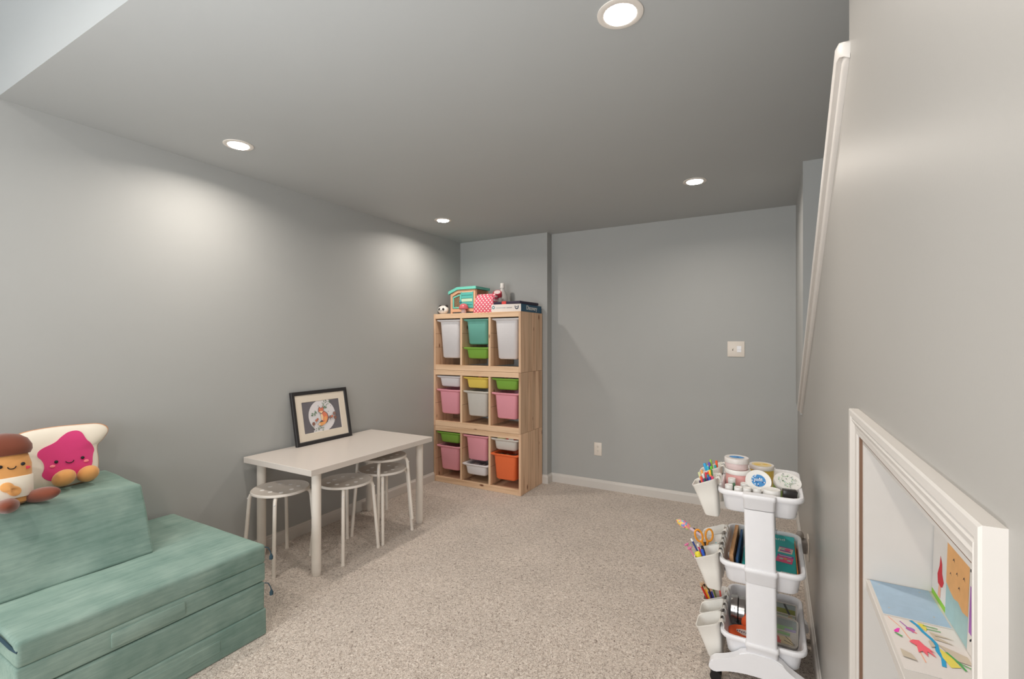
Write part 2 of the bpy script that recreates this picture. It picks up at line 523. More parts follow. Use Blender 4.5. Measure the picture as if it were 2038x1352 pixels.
# ------------------------------------------------------------------ downlights
def downlight(x, y, z, power, label, group):
    t = thing('recessed_downlight', label, 'ceiling light', (x, y, z), group=group)
    bm = B()
    loft(bm, [ring(.0505, -.0005, 40), ring(.0705, -.0005, 40), ring(.070, -.003, 40), ring(.054, -.006, 40), ring(.050, -.004, 40)], closed=True)
    obj('trim_ring', bm, mat('lamp_trim', (226, 220, 212), .45), t, angle=50)
    bm = B(); lathe(bm, [(.0, -.0008), (.0500, -.0008), (.0500, -.0022), (0, -.0028)], 36)
    obj('diffuser', bm, mat('lamp_glow', (255, 250, 242), .5, emit=14), t)
    l = bpy.data.lights.new('lamp', 'AREA'); l.shape = 'DISK'; l.size = .092; l.energy = power; l.color = LAMP_COL; l.spread = 2.75
    o = bpy.data.objects.new('lamp', l); C.objects.link(o); o.parent = t; o.location = (0, 0, -.0075)
    o.visible_camera = True
    return t
gl = 'downlights in the lower ceiling'
downlight(-.417, 1.437, H, LAMP_W, 'large-looking round recessed ceiling light at the top edge of the view', gl)
downlight(-2.42, 1.437, H, LAMP_W, 'round recessed ceiling light over the teal foam seat near the left wall', gl)
downlight(-2.425, 3.165, H, LAMP_W, 'small-looking round recessed ceiling light above the pine bin shelves', gl)
downlight(-.44, 3.172, H, LAMP_W, 'round recessed ceiling light over the right end of the back wall', gl)
for x, y, w_ in ((-2.0, -.4, 'left, nearest the bulkhead'), (-.6, -.4, 'right, nearest the bulkhead'), (-2.0, -1.9, 'left, near the windows'), (-.6, -1.9, 'middle, near the windows'), (1.4, -1.9, 'far right, near the windows')):
    downlight(x, y, HH, REAR_W, 'recessed light in the higher ceiling, '+w_, 'downlights in the higher ceiling')  # lamps added out of view as fill from the rear

# ------------------------------------------------------------------ wall plates
def outlet(name, label, loc, rot):
    t = thing(name, label, 'outlet', loc, rot)
    bm = B(); box(bm, -.036, .036, -.0065, 0, -.0585, .0585, .003, 2); obj('cover_plate', bm, switch_white, t, angle=40)
    for s in (-1, 1):
        bm = B(); t2 = rr(.026, .030, .010, 0)
        loft(bm, [[(x, -.0060, z+s*.0195) for x, z, _ in t2], [(x, -.0082, z+s*.0195) for x, z, _ in t2]])
        r = obj('receptacle', bm, switch_white, t)
        bm = B(); box(bm, -.0065, -.0045, -.0086, -.008, s*.0195+.001, s*.0195+.009); box(bm, .0045, .0065, -.0086, -.008, s*.0195+.002, s*.0195+.008)
        tb = ring(.0023, 0, 10, 0, s*.0195-.006); loft(bm, [[(x, -.008, y) for x, y, _ in tb], [(x, -.0086, y) for x, y, _ in tb]])
        obj('slot', bm, dark_slot, r)
    bm = B(); tb = ring(.0025, 0, 10); loft(bm, [[(x, -.006, y) for x, y, _ in tb], [(x, -.0078, y) for x, y, _ in tb]]); obj('screw', bm, trim_white, t)
    return t
outlet('electrical_outlet', 'white duplex outlet low on the back wall', (-1.390, YB, .356), 0)
outlet('electrical_outlet', 'white outlet plate on the right wall, seen edge-on behind the cart', (XR, 2.795, .290), PI/2*-1)
t = thing('light_switch', 'white two-gang switch plate high on the back wall', 'switch', (-.262, YB, 1.268))
bm = B(); box(bm, -.0615, .0615, -.0065, 0, -.061, .061, .003, 2); obj('cover_plate', bm, switch_white, t, angle=40)
bm = B(); box(bm, -.030, -.018, -.0078, -.006, -.012, .012, .001); box(bm, -.0275, -.0205, -.017, -.006, .000, .008, .001); obj('toggle', bm, switch_white, t)
bm = B(); box(bm, -.0235, -.0225, -.0172, -.0168, -.001, .001); box(bm, -.027, -.021, -.0082, -.0076, -.011, -.004); obj('screw', bm, dark_slot, t)
bm = B(); prism(bm, [(-.0095, -.024), (-.0075, .024), (-.0062, .025), (-.0062, -.025)], lambda p, s: (.007 if s == 0 else .037, p[0], p[1])); box(bm, .008, .036, -.0104, -.0074, -.004, .004, .001)
obj('rocker', bm, plastic_white, t)
# air freshener plugged into the right outlet
t = thing('plug_in_air_freshener', 'grey rounded plug-in freshener on the right wall outlet behind the cart', 'air freshener', (XR-.009, 2.795, .295))
bm = B()
loft(bm, [[(z, x, y) for x, y, z in rr(.052, .075, .022, zz)] for zz in (-.002, -.030)] + [[(-.040, x, y) for x, y, z in rr(.040, .060, .018, 0)]])
obj('body', bm, mat('grey_plastic', (120, 114, 110), .4), t, smooth=True)
bm = B(); ell(bm, (-.030, 0, .050), .018, .02, .022); obj('bottle', bm, mat('grey_oil', (150, 144, 138), .2), t, smooth=True)

# ------------------------------------------------------------------ table and stools
TZ = .625
t = thing('childrens_table', 'low white rectangular table against the left wall', 'table', (-2.51, 2.225, 0))
bm = B(); box(bm, -.308, .308, -.520, .520, TZ-.034, TZ, .0015, 1)
obj('tabletop', bm, [lam_white], t, angle=30)
for x in (-2.273, -2.780):
    for y in (1.795, 2.685):
        bm = B(); lathe(bm, [(.026, .02), (.026, TZ-.038), (.03, TZ-.036), (.03, TZ-.0345)], 24, x+2.51, y-2.225)
        lg = obj('leg', bm, metal_white, t, angle=40)
        bm = B(); lathe(bm, [(.022, 0), (.024, .004), (.024, .028)], 20, x+2.51, y-2.225)
        obj('foot', bm, metal_white, lg, angle=40)
def make_stool(label):
    t = thing('round_stool', label, 'stool', (0, 0, 0), group='white metal stools under the table')
    bm = B()
    lathe(bm, [(0, .4425), (.154, .4425), (.160, .437), (.1625, .438), (.1625, .4465), (.157, .4515), (.150, .4475), (0, .4460)], 48)
    s = obj('seat', bm, seat_white, t, angle=50)
    for k in range(8):
        bm = B()
        a = 2*PI*k/8+.2
        rad = .098 if k % 2 else .080
        lathe(bm, [(0, .4462), (.0125, .4462), (.0125, .4476), (0, .4478)], 14, rad*math.cos(a), rad*math.sin(a))
        obj('seat_dot', bm, seat_dot, s)
    for k in range(4):
        a = PI/4+k*PI/2
        def P(r, z):
            return (r*math.cos(a), r*math.sin(a), z)
        pts = [P(.100, .4315), P(.138, .4310), P(.152, .4275), P(.162, .419), P(.1675, .404), P(.1700, .385), P(.2015, .008)]
        bm = B(); tube(bm, pts, .0105, 12); lg = obj('leg', bm, metal_white, t, smooth=True, angle=60)
        bm = B(); tube(bm, [P(.2012, .012), P(.2020, 0)], .0125, 12); obj('foot_cap', bm, metal_white, lg, angle=50)
        bm = B(); ell(bm, P(.178, .40), .004, .004, .005, nu=8, nv=6); obj('rivet', bm, plastic_white, lg, smooth=True)
    return t
s0 = make_stool('white round stool nearest the teal foam seat, under the near end of the table')
s0.location = (-2.592, 1.795, 0)
dup(s0, (-2.372, 2.088, 0), (0, 0, 0), 'white round stool in the middle, just behind the near right table leg')
s3 = dup(s0, (-2.372, 2.412, 0), (0, 0, 0), 'lower white stool of the stacked pair under the far end of the table')
dup(s0, (-2.376, 2.418, .088), (0, 0, math.radians(-9)), 'upper white stool stacked on the other under the far end of the table')

# ------------------------------------------------------------------ framed fox picture
ang = math.atan2(.068, .358)
t = thing('framed_picture', 'black framed fox drawing leaning on the left wall on the table', 'picture', (-2.757, 2.257, TZ), (0, 0, 0))
# local frame: u = +y, v = up the lean, n = +x out of the wall
Mt = Matrix(((math.cos(ang), 0, -math.sin(ang)), (0, 1, 0), (math.sin(ang), 0, math.cos(ang)))).to_4x4()
FW, FH, FB = .232, .366, .026
def fr_loops(prof):
    lo = []
    for sy, top in ((-1, 0), (1, 0), (1, 1), (-1, 1)):
        lo.append([tuple(Mt @ Vector((n, sy*(FW-s), (FH-s) if top else s))) for s, n in prof])
    return lo
bm = B(); loft(bm, fr_loops([(0, -.012), (0, .006), (.003, .009), (.021, .0075), (.026, .003), (.026, -.012)]), closed=True)
obj('frame', bm, mat('black_wood', (44, 42, 43), .45), t, angle=30)
bm = B(); prism(bm, rect(-FW+.024, .024, FW-.024, FH-.024), lambda p, s: tuple(Mt @ Vector((-.010 if s else -.004, p[0], p[1]))))
obj('backing', bm, mat('backing_board', (120, 96, 74), .8), t)
bm = B(); loft(bm, fr_loops([(.025, -.0035), (.025, .0005), (.074, .0005), (.077, -.0035)]), closed=True)
obj('mat_board', bm, mat('ivory_mat', (226, 214, 196), .8), t)
pm = [mat('print_charcoal', (84, 78, 86), .8), mat('print_white', (226, 222, 224), .8), mat('print_orange', (226, 116, 72), .8), mat('print_cream', (244, 206, 160), .8),
      mat('print_green', (92, 128, 92), .8), mat('print_brown', (140, 92, 76), .8), mat('print_dark', (52, 46, 48), .8), mat('print_gold', (240, 164, 84), .8)]
sh = [(0, rect(-.162, .068, .162, FH-.068))]
cy = FH/2
sh.append((1, circ(.0, cy, .112, 36)))
def leafspray(cx, cy_, n, r, mi, L=.018, seed=0):
    rnd = random.Random(seed)
    out = []
    for k in range(n):
        a = rnd.uniform(0, 2*PI); x = cx+rnd.uniform(-r, r); y = cy_+rnd.uniform(-r*.45, r*.45)
        out.append((mi, [(x, y), (x+L*.5*math.cos(a+.4), y+L*.5*math.sin(a+.4)), (x+L*math.cos(a), y+L*math.sin(a)), (x+L*.5*math.cos(a-.4), y+L*.5*math.sin(a-.4))]))
    return out
sh.append((1, circ(.040, cy+.098, .030, 9, .016))); sh.append((1, circ(-.045, cy-.100, .042, 9, .017)))
sh += leafspray(.045, cy+.095, 16, .034, 4, .015, 1)+leafspray(.050, cy+.090, 6, .03, 6, .009, 2)
sh += leafspray(-.045, cy-.092, 16, .042, 4, .015, 3)+leafspray(-.05, cy-.090, 6, .04, 6, .009, 4)
sh += leafspray(-.065, cy+.022, 9, .012, 4, .020, 5)+leafspray(.028, cy+.062, 9, .012, 4, .018, 6)
# fox
sh.append((6, [(-.052, cy-.058), (-.02, cy-.074), (.035, cy-.05), (.050, cy-.02), (.04, cy+.012), (.018, cy+.03), (.0, cy+.03), (-.018, cy+.01), (-.012, cy-.03)]))
sh.append((2, [(-.014, cy-.028), (-.016, cy+.008), (.0, cy+.026), (.018, cy+.026), (.036, cy+.010), (.044, cy-.018), (.03, cy-.044), (.008, cy-.05)]))
sh.append((7, [(.012, cy-.01), (.030, cy-.006), (.034, cy-.030), (.018, cy-.046), (.004, cy-.03)]))
sh.append((3, [(-.014, cy-.028), (-.018, cy+.008), (-.006, cy+.018), (.004, cy-.01), (-.002, cy-.034)]))
sh.append((7, [(-.048, cy-.060), (-.034, cy-.046), (.0, cy-.044), (.030, cy-.044), (.01, cy-.062), (-.02, cy-.070)]))
sh.append((3, [(-.048, cy-.060), (-.040, cy-.050), (-.028, cy-.052), (-.026, cy-.066)]))
sh.append((6, [(-.034, cy+.030), (-.030, cy+.054), (-.018, cy+.066), (-.013, cy+.054), (.002, cy+.056), (.010, cy+.069), (.013, cy+.050), (.012, cy+.026), (-.008, cy+.010)]))
sh.append((2, [(-.031, cy+.031), (-.027, cy+.052), (-.018, cy+.062), (-.013, cy+.051), (.002, cy+.053), (.008, cy+.063), (.010, cy+.048), (.009, cy+.028), (-.008, cy+.014)]))
sh.append((3, [(-.027, cy+.028), (-.012, cy+.034), (.006, cy+.030), (-.008, cy+.015)]))
sh.append((6, circ(-.020, cy+.037, .0025, 8))); sh.append((6, circ(-.002, cy+.037, .0025, 8)))
for x, y, s in ((.062, -.02, .010), (.078, -.016, .008), (.100, .002, .012), (.104, -.028, .012), (-.082, -.048, .011), (-.058, -.028, .007), (-.046, -.020, .006)):
    sh.append((6, circ(x, cy+y, s+.0015, 10, (s+.0015)*1.0))); sh.append((5 if s > .0085 else 2, circ(x, cy+y, s, 10, s)))
    sh.append((5, rect(x-.0012, cy+y-s-.014, x+.0012, cy+y-s)))
for x, y in ((-.03, .07), (.05, .022), (-.09, .01), (.075, .06)):
    sh.append((6, circ(x, cy+y, .003, 6)))
bm = B(); art(bm, (0, 0, 0), (0, 1, 0), (0, 0, 1), sh, .00006)
for v in bm.verts:
    v.co = Mt @ Vector((v.co.x-.0034, v.co.y, v.co.z))
pr = obj('fox_print', bm, pm, t); pr['label'] = 'orange fox in a white circle on charcoal'
bm = B(); prism(bm, rect(-FW+.024, .024, FW-.024, FH-.024), lambda p, s: tuple(Mt @ Vector((.0018 if s else .0030, p[0], p[1]))))
obj('glass', bm, glass_mat('picture_glass', (255, 255, 255), .04, .05), t)

# ------------------------------------------------------------------ pine shelf units and bins
UX0, UX1, UY0, UY1 = -2.836, -1.896, 3.556, 3.985
UH = .5295
BAYS = []
def shelf_unit(z, label):
    t = thing('pine_shelf_unit', label, 'shelf', ((UX0+UX1)/2, UY0, z), group='pine storage units stacked in the corner')
    hw = (UX1-UX0)/2; D = UY1-UY0
    for s in (-1, 1):
        bm = B(); box(bm, *(sorted((s*hw, s*(hw-.020)))), 0, D, .0008, UH-.0008, .0012, 1)
        obj('side_panel', bm, pine_z, t)
    bm = B(); box(bm, -hw+.020, hw-.020, .001, D, UH-.046, UH-.001, .0012, 1); obj('top_board', bm, pine_x, t)
    bm = B(); box(bm, -hw+.020, hw-.020, .001, .030, .001, .050, .0012, 1); box(bm, -hw+.020, hw-.020, .030, D, .001, .030, .0012, 1); obj('bottom_board', bm, pine_x, t)
    inner = 2*hw-.04; dv = .022; bay = (inner-2*dv)/3
    for k in (1, 2):
        x = -hw+.020+k*bay+(k-1)*dv
        bm = B(); box(bm, x, x+dv, .0025, D, .0502, UH-.0462, .0012, 1)
        obj('divider', bm, pine_d, t)
    # runner grooves for the bins, cut as dark slots beside each bay
    bm = B()
    for k in range(3):
        x0 = -hw+.020+k*(bay+dv)
        for zz in (.345, .215):
            for xx in (x0, x0+bay-.0008):
                box(bm, xx, xx+.0008, .004, D-.01, zz-.002, zz)
    obj('runner_groove', bm, mat('groove', (120, 84, 60), .9), t)
    return t, bay, dv
units = []
for k, lab in enumerate(('bottom pine shelf unit of the corner stack, standing on the carpet', 'middle pine shelf unit of the corner stack', 'top pine shelf unit of the corner stack with toys on it')):
    u, bay, dv = shelf_unit(k*UH, lab)
    units.append(u)
def bin_mesh(h, W, D):
    bm = B()
    k_ = h/.362
    wt, wb, dt, db = W-.056, W-.064-.026*k_, D-.030, D-.038-.03*k_
    flw = W-.004
    c = D/2
    L = [rr(wb-.03, db-.03, .02, 0, 0, c), rr(wb, db, .032, .012, 0, c), rr(wt-.004, dt-.004, .026, h-.030, 0, c), rr(wt, dt, .026, h-.022, 0, c),
         rr(wt+.014, dt+.010, .026, h-.020, 0, c), rr(flw, D-.004, .02, h-.012, 0, c), rr(W, D, .02, h-.008, 0, c), rr(W, D, .02, h-.002, 0, c), rr(W-.008, D-.008, .018, h, 0, c), rr(wt-.002, dt-.002, .026, h-.002, 0, c),
         rr(wt-.010, dt-.010, .024, h-.012, 0, c), rr(wb-.006, db-.006, .03, .014, 0, c), rr(wb-.04, db-.04, .02, .005, 0, c)]
    loft(bm, L)
    return bm
HS, HM, HT = .103, .232, .362
def put_bin(u, bayi, ztop_, h, col, label, pull=.0):
    ux = -(UX1-UX0)/2+.020+bayi*(bay+dv)+bay/2
    bm = bin_mesh(h, bay-.004, .40)
    o = obj('storage_bin', bm, BIN[col], None, (units[u].location.x+ux, UY0+.010-pull, units[u].location.z+ztop_-h), smooth=True, angle=50)
    return tag(o, label, 'storage bin', 'plastic bins in the pine shelf units')
Z1, Z2, Z3 = .474, .347, .215
put_bin(2, 0, Z1, HT, 'white', 'tall white bin in the left bay of the top shelf unit')
put_bin(2, 1, Z1, HM, 'teal', 'teal bin in the middle bay of the top shelf unit')
put_bin(2, 1, Z3, HS, 'green', 'shallow green bin below the teal bin')
put_bin(2, 2, Z1, HT, 'white', 'tall white bin in the right bay of the top shelf unit')
put_bin(1, 0, Z1, HS, 'white', 'shallow white bin in the middle unit, above the left pink bin')
yb_ = put_bin(1, 1, Z1, HS, 'yellow', 'shallow yellow bin in the middle shelf unit')
gb_ = put_bin(1, 2, Z1, HS, 'green', 'shallow green bin in the middle unit, right of the yellow bin')
put_bin(1, 0, Z2, HM, 'pink', 'deep pink bin in the left bay of the middle shelf unit', .006)
put_bin(1, 1, Z2, HM, 'clear', 'deep milky white bin below the yellow bin', .004)
put_bin(1, 2, Z2, HM, 'pink', 'deep pink bin in the right bay of the middle shelf unit', .006)
put_bin(0, 0, Z1, HS, 'green', 'shallow green bin in the left bay of the bottom shelf unit')
put_bin(0, 0, Z2, HM, 'pink', 'deep pink bin at the left of the bottom shelf unit, under a green bin', .004)
put_bin(0, 1, Z1, HM, 'pink', 'deep pink bin in the middle bay of the bottom unit, above a shallow white bin', .008)
wb_ = put_bin(0, 1, Z3, HS, 'white', 'shallow white bin at the bottom, under the middle pink bin', .018)
cb_ = put_bin(0, 2, Z1, HS, 'clear', 'shallow milky bin of toys above the orange bin', .016)
ob_ = put_bin(0, 2, Z2-.004, HM, 'orange', 'deep orange bin at the bottom right of the shelves', .024)
ORD = {4: ('leftmost', 'second from left', 'third from left', 'rightmost'), 5: ('leftmost', 'second from left', 'middle', 'second from right', 'rightmost'), 6: ('leftmost', 'second from left', 'third from left', 'third from right', 'second from right', 'rightmost')}
def toybits(b, h, cols, n, seed, lab, top=0.0):
    rnd = random.Random(seed)
    for k in range(n):
        bm = B(); s = rnd.uniform(.018, .03)
        x = b.location.x-.085+.17*(k+.5)/n; y = b.location.y+.045+rnd.uniform(0, .03); z = b.location.z+h-.014+top
        if k % 2:
            ell(bm, (0, 0, 0), s, s*.8, s*.75)
        else:
            box(bm, -s, s, -s*.7, s*.7, -s*.6, s*.6, .004)
        o = obj('small_toy', bm, mat('toy_%d_%d_%d' % cols[k % len(cols)], cols[k % len(cols)], .5), None, (x, y, z), (rnd.uniform(-.3, .3), rnd.uniform(-.3, .3), rnd.uniform(0, 3)), angle=50)
        tag(o, ORD[n][k]+' '+lab, 'toy', lab+' pile')
toybits(yb_, HS, [(176, 60, 60), (120, 50, 60), (200, 80, 70)], 4, 3, 'small red toy lying in the yellow bin')
toybits(gb_, HS, [(60, 50, 56), (120, 60, 50), (90, 80, 60)], 4, 4, 'small dark toy lying in the green bin beside the yellow one')
toybits(wb_, HS, [(84, 78, 78), (62, 58, 60), (100, 92, 90)], 6, 5, 'small dark grey toy lying in the shallow white bottom bin')
toybits(ob_, HM, [(96, 70, 50), (70, 56, 50), (150, 130, 96)], 5, 6, 'small brown toy lying in the orange bin', -.012)
# pale egg toy and a red and white carton in the milky bin
bm = B(); ell(bm, (0, 0, 0), .045, .032, .026)
tag(obj('toy_egg', bm, mat('egg_yellow', (236, 226, 170), .5, noise=.15, nscale=30), None, (cb_.location.x-.055, cb_.location.y+.06, cb_.location.z+.098), smooth=True), 'pale yellow egg-shaped toy in the milky bin over the orange bin', 'toy')
bm = B(); box(bm, -.05, .05, -.02, .02, -.022, .022, .002, mi=0); box(bm, -.052, -.028, -.021, .021, -.023, .023, .001, mi=1); box(bm, .022, .052, -.021, .021, -.023, .023, .001, mi=2)
tag(obj('toy_carton', bm, [mat('carton_white', (232, 226, 220), .5), mat('carton_red', (206, 40, 62), .5), mat('carton_dark_red', (150, 40, 34), .5, noise=.4, nscale=90)], None, (cb_.location.x+.055, cb_.location.y+.055, cb_.location.z+.098)), 'red and white printed carton in the milky bin over the orange bin', 'box')

# ------------------------------------------------------------------ things on top of the shelves
TOP = 3*UH
t = thing('panda_plush_ball', 'small round panda head toy at the left end of the shelf top', 'toy', (-2.775, 3.625, TOP))
bm = B(); ell(bm, (0, 0, .042), .056, .044, .042); obj('head', bm, mat('panda_white', (232, 228, 222), .8), t, smooth=True)
pk = mat('panda_black', (46, 42, 42), .8)
for s in (-1, 1):
    bm = B(); ell(bm, (s*.036, .004, .076), .016, .010, .014); obj('ear', bm, pk, t, smooth=True)
    bm = B(); ell(bm, (s*.022+.006, -.0385+.0005*s, .046), .011, .006, .013, mtx=None); obj('eye_patch', bm, pk, t, smooth=True)
bm = B(); ell(bm, (.006, -.044, .034), .005, .003, .0035); obj('nose', bm, pk, t, smooth=True)
# toy hutch
peach = mat('hutch_wood', (218, 170, 136), .6, noise=.05, nscale=20)
aqua = mat('hutch_aqua', (110, 198, 180), .5)
aqua_d = mat('hutch_slat', (88, 178, 168), .5)
t = thing('toy_hutch', 'peach and aqua toy animal hutch with slanted roof on the shelf top', 'toy', (-2.558, 3.640, TOP), .0)
hw, hd = .142, .22
wall = [(-hw, .030), (hw, .030), (hw, .225), (-.055, .225), (-hw, .190)]
bm = B(); prism(bm, wall, lambda p, s: (p[0], .012 if s == 0 else hd, p[1])); obj('body', bm, mat('hutch_inside', (176, 128, 98), .7), t)
fw = []
bm = B()
box(bm, -hw, -hw+.022, 0, .014, 0, .194, .001); box(bm, hw-.022, hw, 0, .014, 0, .226, .001)
box(bm, -hw+.022, hw-.022, 0, .014, .018, .048, .001)
prism(bm, [(-hw+.02, .165), (-.055, .199), (hw-.02, .199), (hw-.02, .226), (-.055, .226), (-hw+.02, .198)], lambda p, s: (p[0], .0 if s == 0 else .014, p[1]))
obj('frame', bm, peach, t)
bm = B(); box(bm, hw-.006, hw+.004, .015, hd, .018, .05, .001); box(bm, hw-.006, hw+.004, .0142, .024, 0, .226, .001); box(bm, hw-.006, hw+.004, hd-.022, hd, 0, .226, .001); obj('side_frame', bm, peach, t)
bm = B(); box(bm, -hw, -hw+.02, hd-.02, hd+.001, 0, .19, .001); obj('back_post', bm, peach, t)
bm = B(); roof = [(-hw-.018, .186), (-.055, .228), (hw+.014, .228), (hw+.014, .252), (-.058, .252), (-hw-.018, .214)]
prism(bm, roof, lambda p, s: (p[0], -.014 if s == 0 else hd+.012, p[1])); obj('roof', bm, aqua, t)
d = B()
prism(d, [(-.112, .052), (-.100, .052), (-.100, .150), (-.112, .150)], lambda p, s: (p[0], -.004 if s == 0 else .006, p[1]))
prism(d, [(-.100, .052), (-.020, .052), (-.020, .064), (-.100, .064)], lambda p, s: (p[0], -.004 if s == 0 else .006, p[1]))
prism(d, [(-.032, .064), (-.020, .064), (-.020, .186), (-.032, .180)], lambda p, s: (p[0], -.004 if s == 0 else .006, p[1]))
prism(d, [(-.112, .150), (-.100, .150), (-.032, .172), (-.032, .184), (-.112, .160)], lambda p, s: (p[0], -.004 if s == 0 else .006, p[1]))
dr = obj('mesh_door', d, aqua, t)
bm = B(); box(bm, -.1, -.032, .004, .0055, .064, .17); obj('door_back', bm, mat('hutch_mesh_back', (196, 160, 120), .7), dr)
bm = B()
for k in range(-6, 10):
    for s in (1, -1):
        x0, z0 = -.100, .064+k*.018
        pts = [(-.1, 0, z0), (-.032, 0, z0+s*.075)]
        seg = []
        a, b = Vector(pts[0]), Vector(pts[1])
        ts = [i/24 for i in range(25) if .066 < (a+(b-a)*i/24).z < .150+(.022/.068)*((a+(b-a)*i/24).x+.1)]
        if len(ts) > 1:
            tube(bm, [tuple(a+(b-a)*ts[0]), tuple(a+(b-a)*ts[-1])], .0013, 5)
for v in bm.verts: v.co.y += .001
obj('wire_mesh', bm, mat('mesh_wire', (74, 62, 54), .6), dr)
bm = B()
for k in range(5):
    box(bm, -.014, .118, -.004, .006, .052+k*.030, .080+k*.030, .002, 1, mi=1 if k == 2 else 0)
box(bm, -.020, -.012, -.006, .006, .050, .204, .001); box(bm, .110, .120, -.006, .006, .050, .204, .001)
obj('slatted_door', bm, [aqua_d, mat('hutch_pale', (196, 222, 190), .5)], t)
bm = B(); ell(bm, (-.022, -.012, .112), .010, .008, .010)
for k in range(5):
    a = 2*PI*k/5; ell(bm, (-.022+.010*math.cos(a), -.008, .112+.010*math.sin(a)), .006, .004, .006, nu=8, nv=6)
obj('latch', bm, mat('latch_blue', (70, 150, 160), .5), t, smooth=True)
# mushroom lamp
t = thing('toy_mushroom', 'small pink mushroom ornament in front of the toy hutch', 'ornament', (-2.512, 3.590, TOP))
bm = B(); lathe(bm, [(.018, 0), (.023, .004), (.024, .02), (.018, .034), (.015, .042)], 20); obj('stem', bm, mat('mushroom_stem', (226, 200, 196), .5), t, smooth=True)
bm = B(); lathe(bm, [(.012, .038), (.040, .036), (.045, .042), (.044, .058), (.036, .075), (.022, .087), (0, .092)], 24); obj('cap', bm, mat('mushroom_cap', (196, 98, 104), .35, noise=.25, nscale=260), t, smooth=True)
# dotted bag
t = thing('polka_dot_bag', 'red fabric bag with white flower dots on the shelf top', 'bag', (-2.308, 3.600, TOP))
def bl(w, d, z, dx=0, dy=0):
    return [(x+dx, y+dy+.05, z) for x, y, _ in rr(w, d, min(w, d)*.3, 0, n=5)]
bm = B(); loft(bm, [bl(.226, .09, .001, -.004), bl(.232, .10, .02, -.004), bl(.222, .095, .07, .0), bl(.212, .08, .12, .004), bl(.206, .06, .155, .006, .01), bl(.196, .03, .170, .006, .015), bl(.185, .012, .176, .004, .018)])
obj('bag_body', bm, dots_mat(), t, smooth=True)
bm = B(); tube(bm, [(.060, .03, .165), (.082, .018, .155), (.100, .010, .12), (.104, .006, .08), (.100, .004, .03)], .006, 8); obj('drawcord', bm, dots_mat(), t, smooth=True)
# squeeze bottle + red lidded tub
t = thing('squeeze_bottle', 'clear white squeeze bottle with a white cap behind the red bag', 'bottle', (-2.255, 3.86, TOP))
bm = B(); lathe(bm, [(.05, 0), (.056, .006), (.056, .12), (.050, .165), (.034, .205), (.018, .235), (.016, .25)], 28); obj('bottle_body', bm, glass_mat('milky_bottle', (228, 226, 222), .75, .3), t, smooth=True)
bm = B(); lathe(bm, [(.022, .243), (.023, .262), (.020, .264), (.021, .288), (.016, .293), (0, .294)], 20); obj('cap', bm, mat('cap_white', (232, 228, 222), .4), t, angle=50)
t = thing('craft_jar', 'tipped clear jar with a dark pink lid between the bag and the bottle', 'jar', (-2.222, 3.735, TOP))
bm = B(); lathe(bm, [(.030, 0), (.034, .004), (.034, .13), (.028, .15)], 24); obj('jar_body', bm, glass_mat('clear_jar', (230, 224, 220), .55, .2), t, smooth=True)
Ml = Matrix.Translation((-.006, -.010, .172)) @ Matrix.Rotation(math.radians(38), 4, 'X') @ Matrix.Rotation(math.radians(14), 4, 'Y')
bm = B(); lathe(bm, [(.030, -.026), (.040, -.024), (.042, -.018), (.042, .020), (.038, .026), (0, .026)], 28, mtx=Ml); lid_ = obj('lid', bm, mat('lid_crimson', (186, 58, 74), .4), t, angle=45)
bm = B(); lathe(bm, [(0, .0262), (.030, .0262), (.030, .0275), (0, .0275)], 24, mtx=Ml @ Matrix.Rotation(0, 4, 'Z')); o = obj('lid_label', bm, mat('lid_label', (222, 206, 204), .6, noise=.35, nscale=190), lid_)
# game box, printed
t = thing('game_box', 'flat boxed game, white front and navy side reading Discovery', 'box', (-2.051, 3.572, TOP))
navy = mat('box_navy', (38, 84, 112), .5)
bm = B(); box(bm, -.150, .150, 0, .405, 0, .066, .001, 1)
for f in bm.faces:
    c = f.calc_center_median()
    f.material_index = 1 if c.x > .149 else 0
obj('box_body', bm, [mat('box_white', (226, 218, 212), .5), navy], t)
text_mesh('side_lettering', 'Discovery', .052, mat('letter_white', (232, 230, 224), .5), t, (.1504, .205, .036), (PI/2, 0, PI/2), bold=.0008)
bm = B()
sh2 = [(0, circ(-.128, .040, .015, 18)), (1, circ(-.128, .040, .007, 12)), (2, circ(.108, .036, .018, 18)), (1, circ(.108, .038, .011, 14)), (1, rect(.090, .046, .126, .055)), (2, circ(.108, .040, .005, 10)), (2, rect(.088, .040, .094, .050)), (2, rect(.122, .040, .128, .050))]
art(bm, (0, -.0002, 0), (1, 0, 0), (0, 0, 1), sh2)
rnd = random.Random(5)
x = -.098
while x < .062:
    wv = rnd.choice((.005, .007, .009)); hgt = .011
    if not (-.008 < x < -.001):
        art(bm, (0, -.0002, 0), (1, 0, 0), (0, 0, 1), [(0 if x < -.03 else 2, rect(x, .029, x+.0016, .029+hgt)), (0 if x < -.03 else 2, rect(x, .029+(hgt-.0018)*rnd.random(), x+wv-.002, .0308+(hgt-.0018)*rnd.random())) if 0 else (0 if x < -.03 else 2, rect(x+.001, .036, x+wv-.002, .038))])
    x += wv+.001
obj('front_print', bm, [mat('print_teal', (84, 138, 146), .5), mat('box_white2', (226, 218, 212), .5), mat('print_navy', (44, 60, 84), .5)], t)
t = thing('dark_folder', 'thin dark purple case with a red strap on top of the game box', 'case', (-2.045, 3.575, TOP+.0665), math.radians(-4))
bm = B(); box(bm, -.140, .138, 0, .32, 0, .024, .005, 2)
obj('case_body', bm, mat('folder_dark', (46, 36, 58), .6), t, angle=40)
bm = B(); box(bm, -.052, -.006, -.003, .322, -.0004, .0262, .002, 1); obj('strap', bm, mat('strap_red', (214, 70, 66), .6), t)
bm = B(); box(bm, -.04, .05, .18, .26, .0242, .031, .003); obj('buckle', bm, mat('folder_dark2', (34, 28, 44), .5), t)

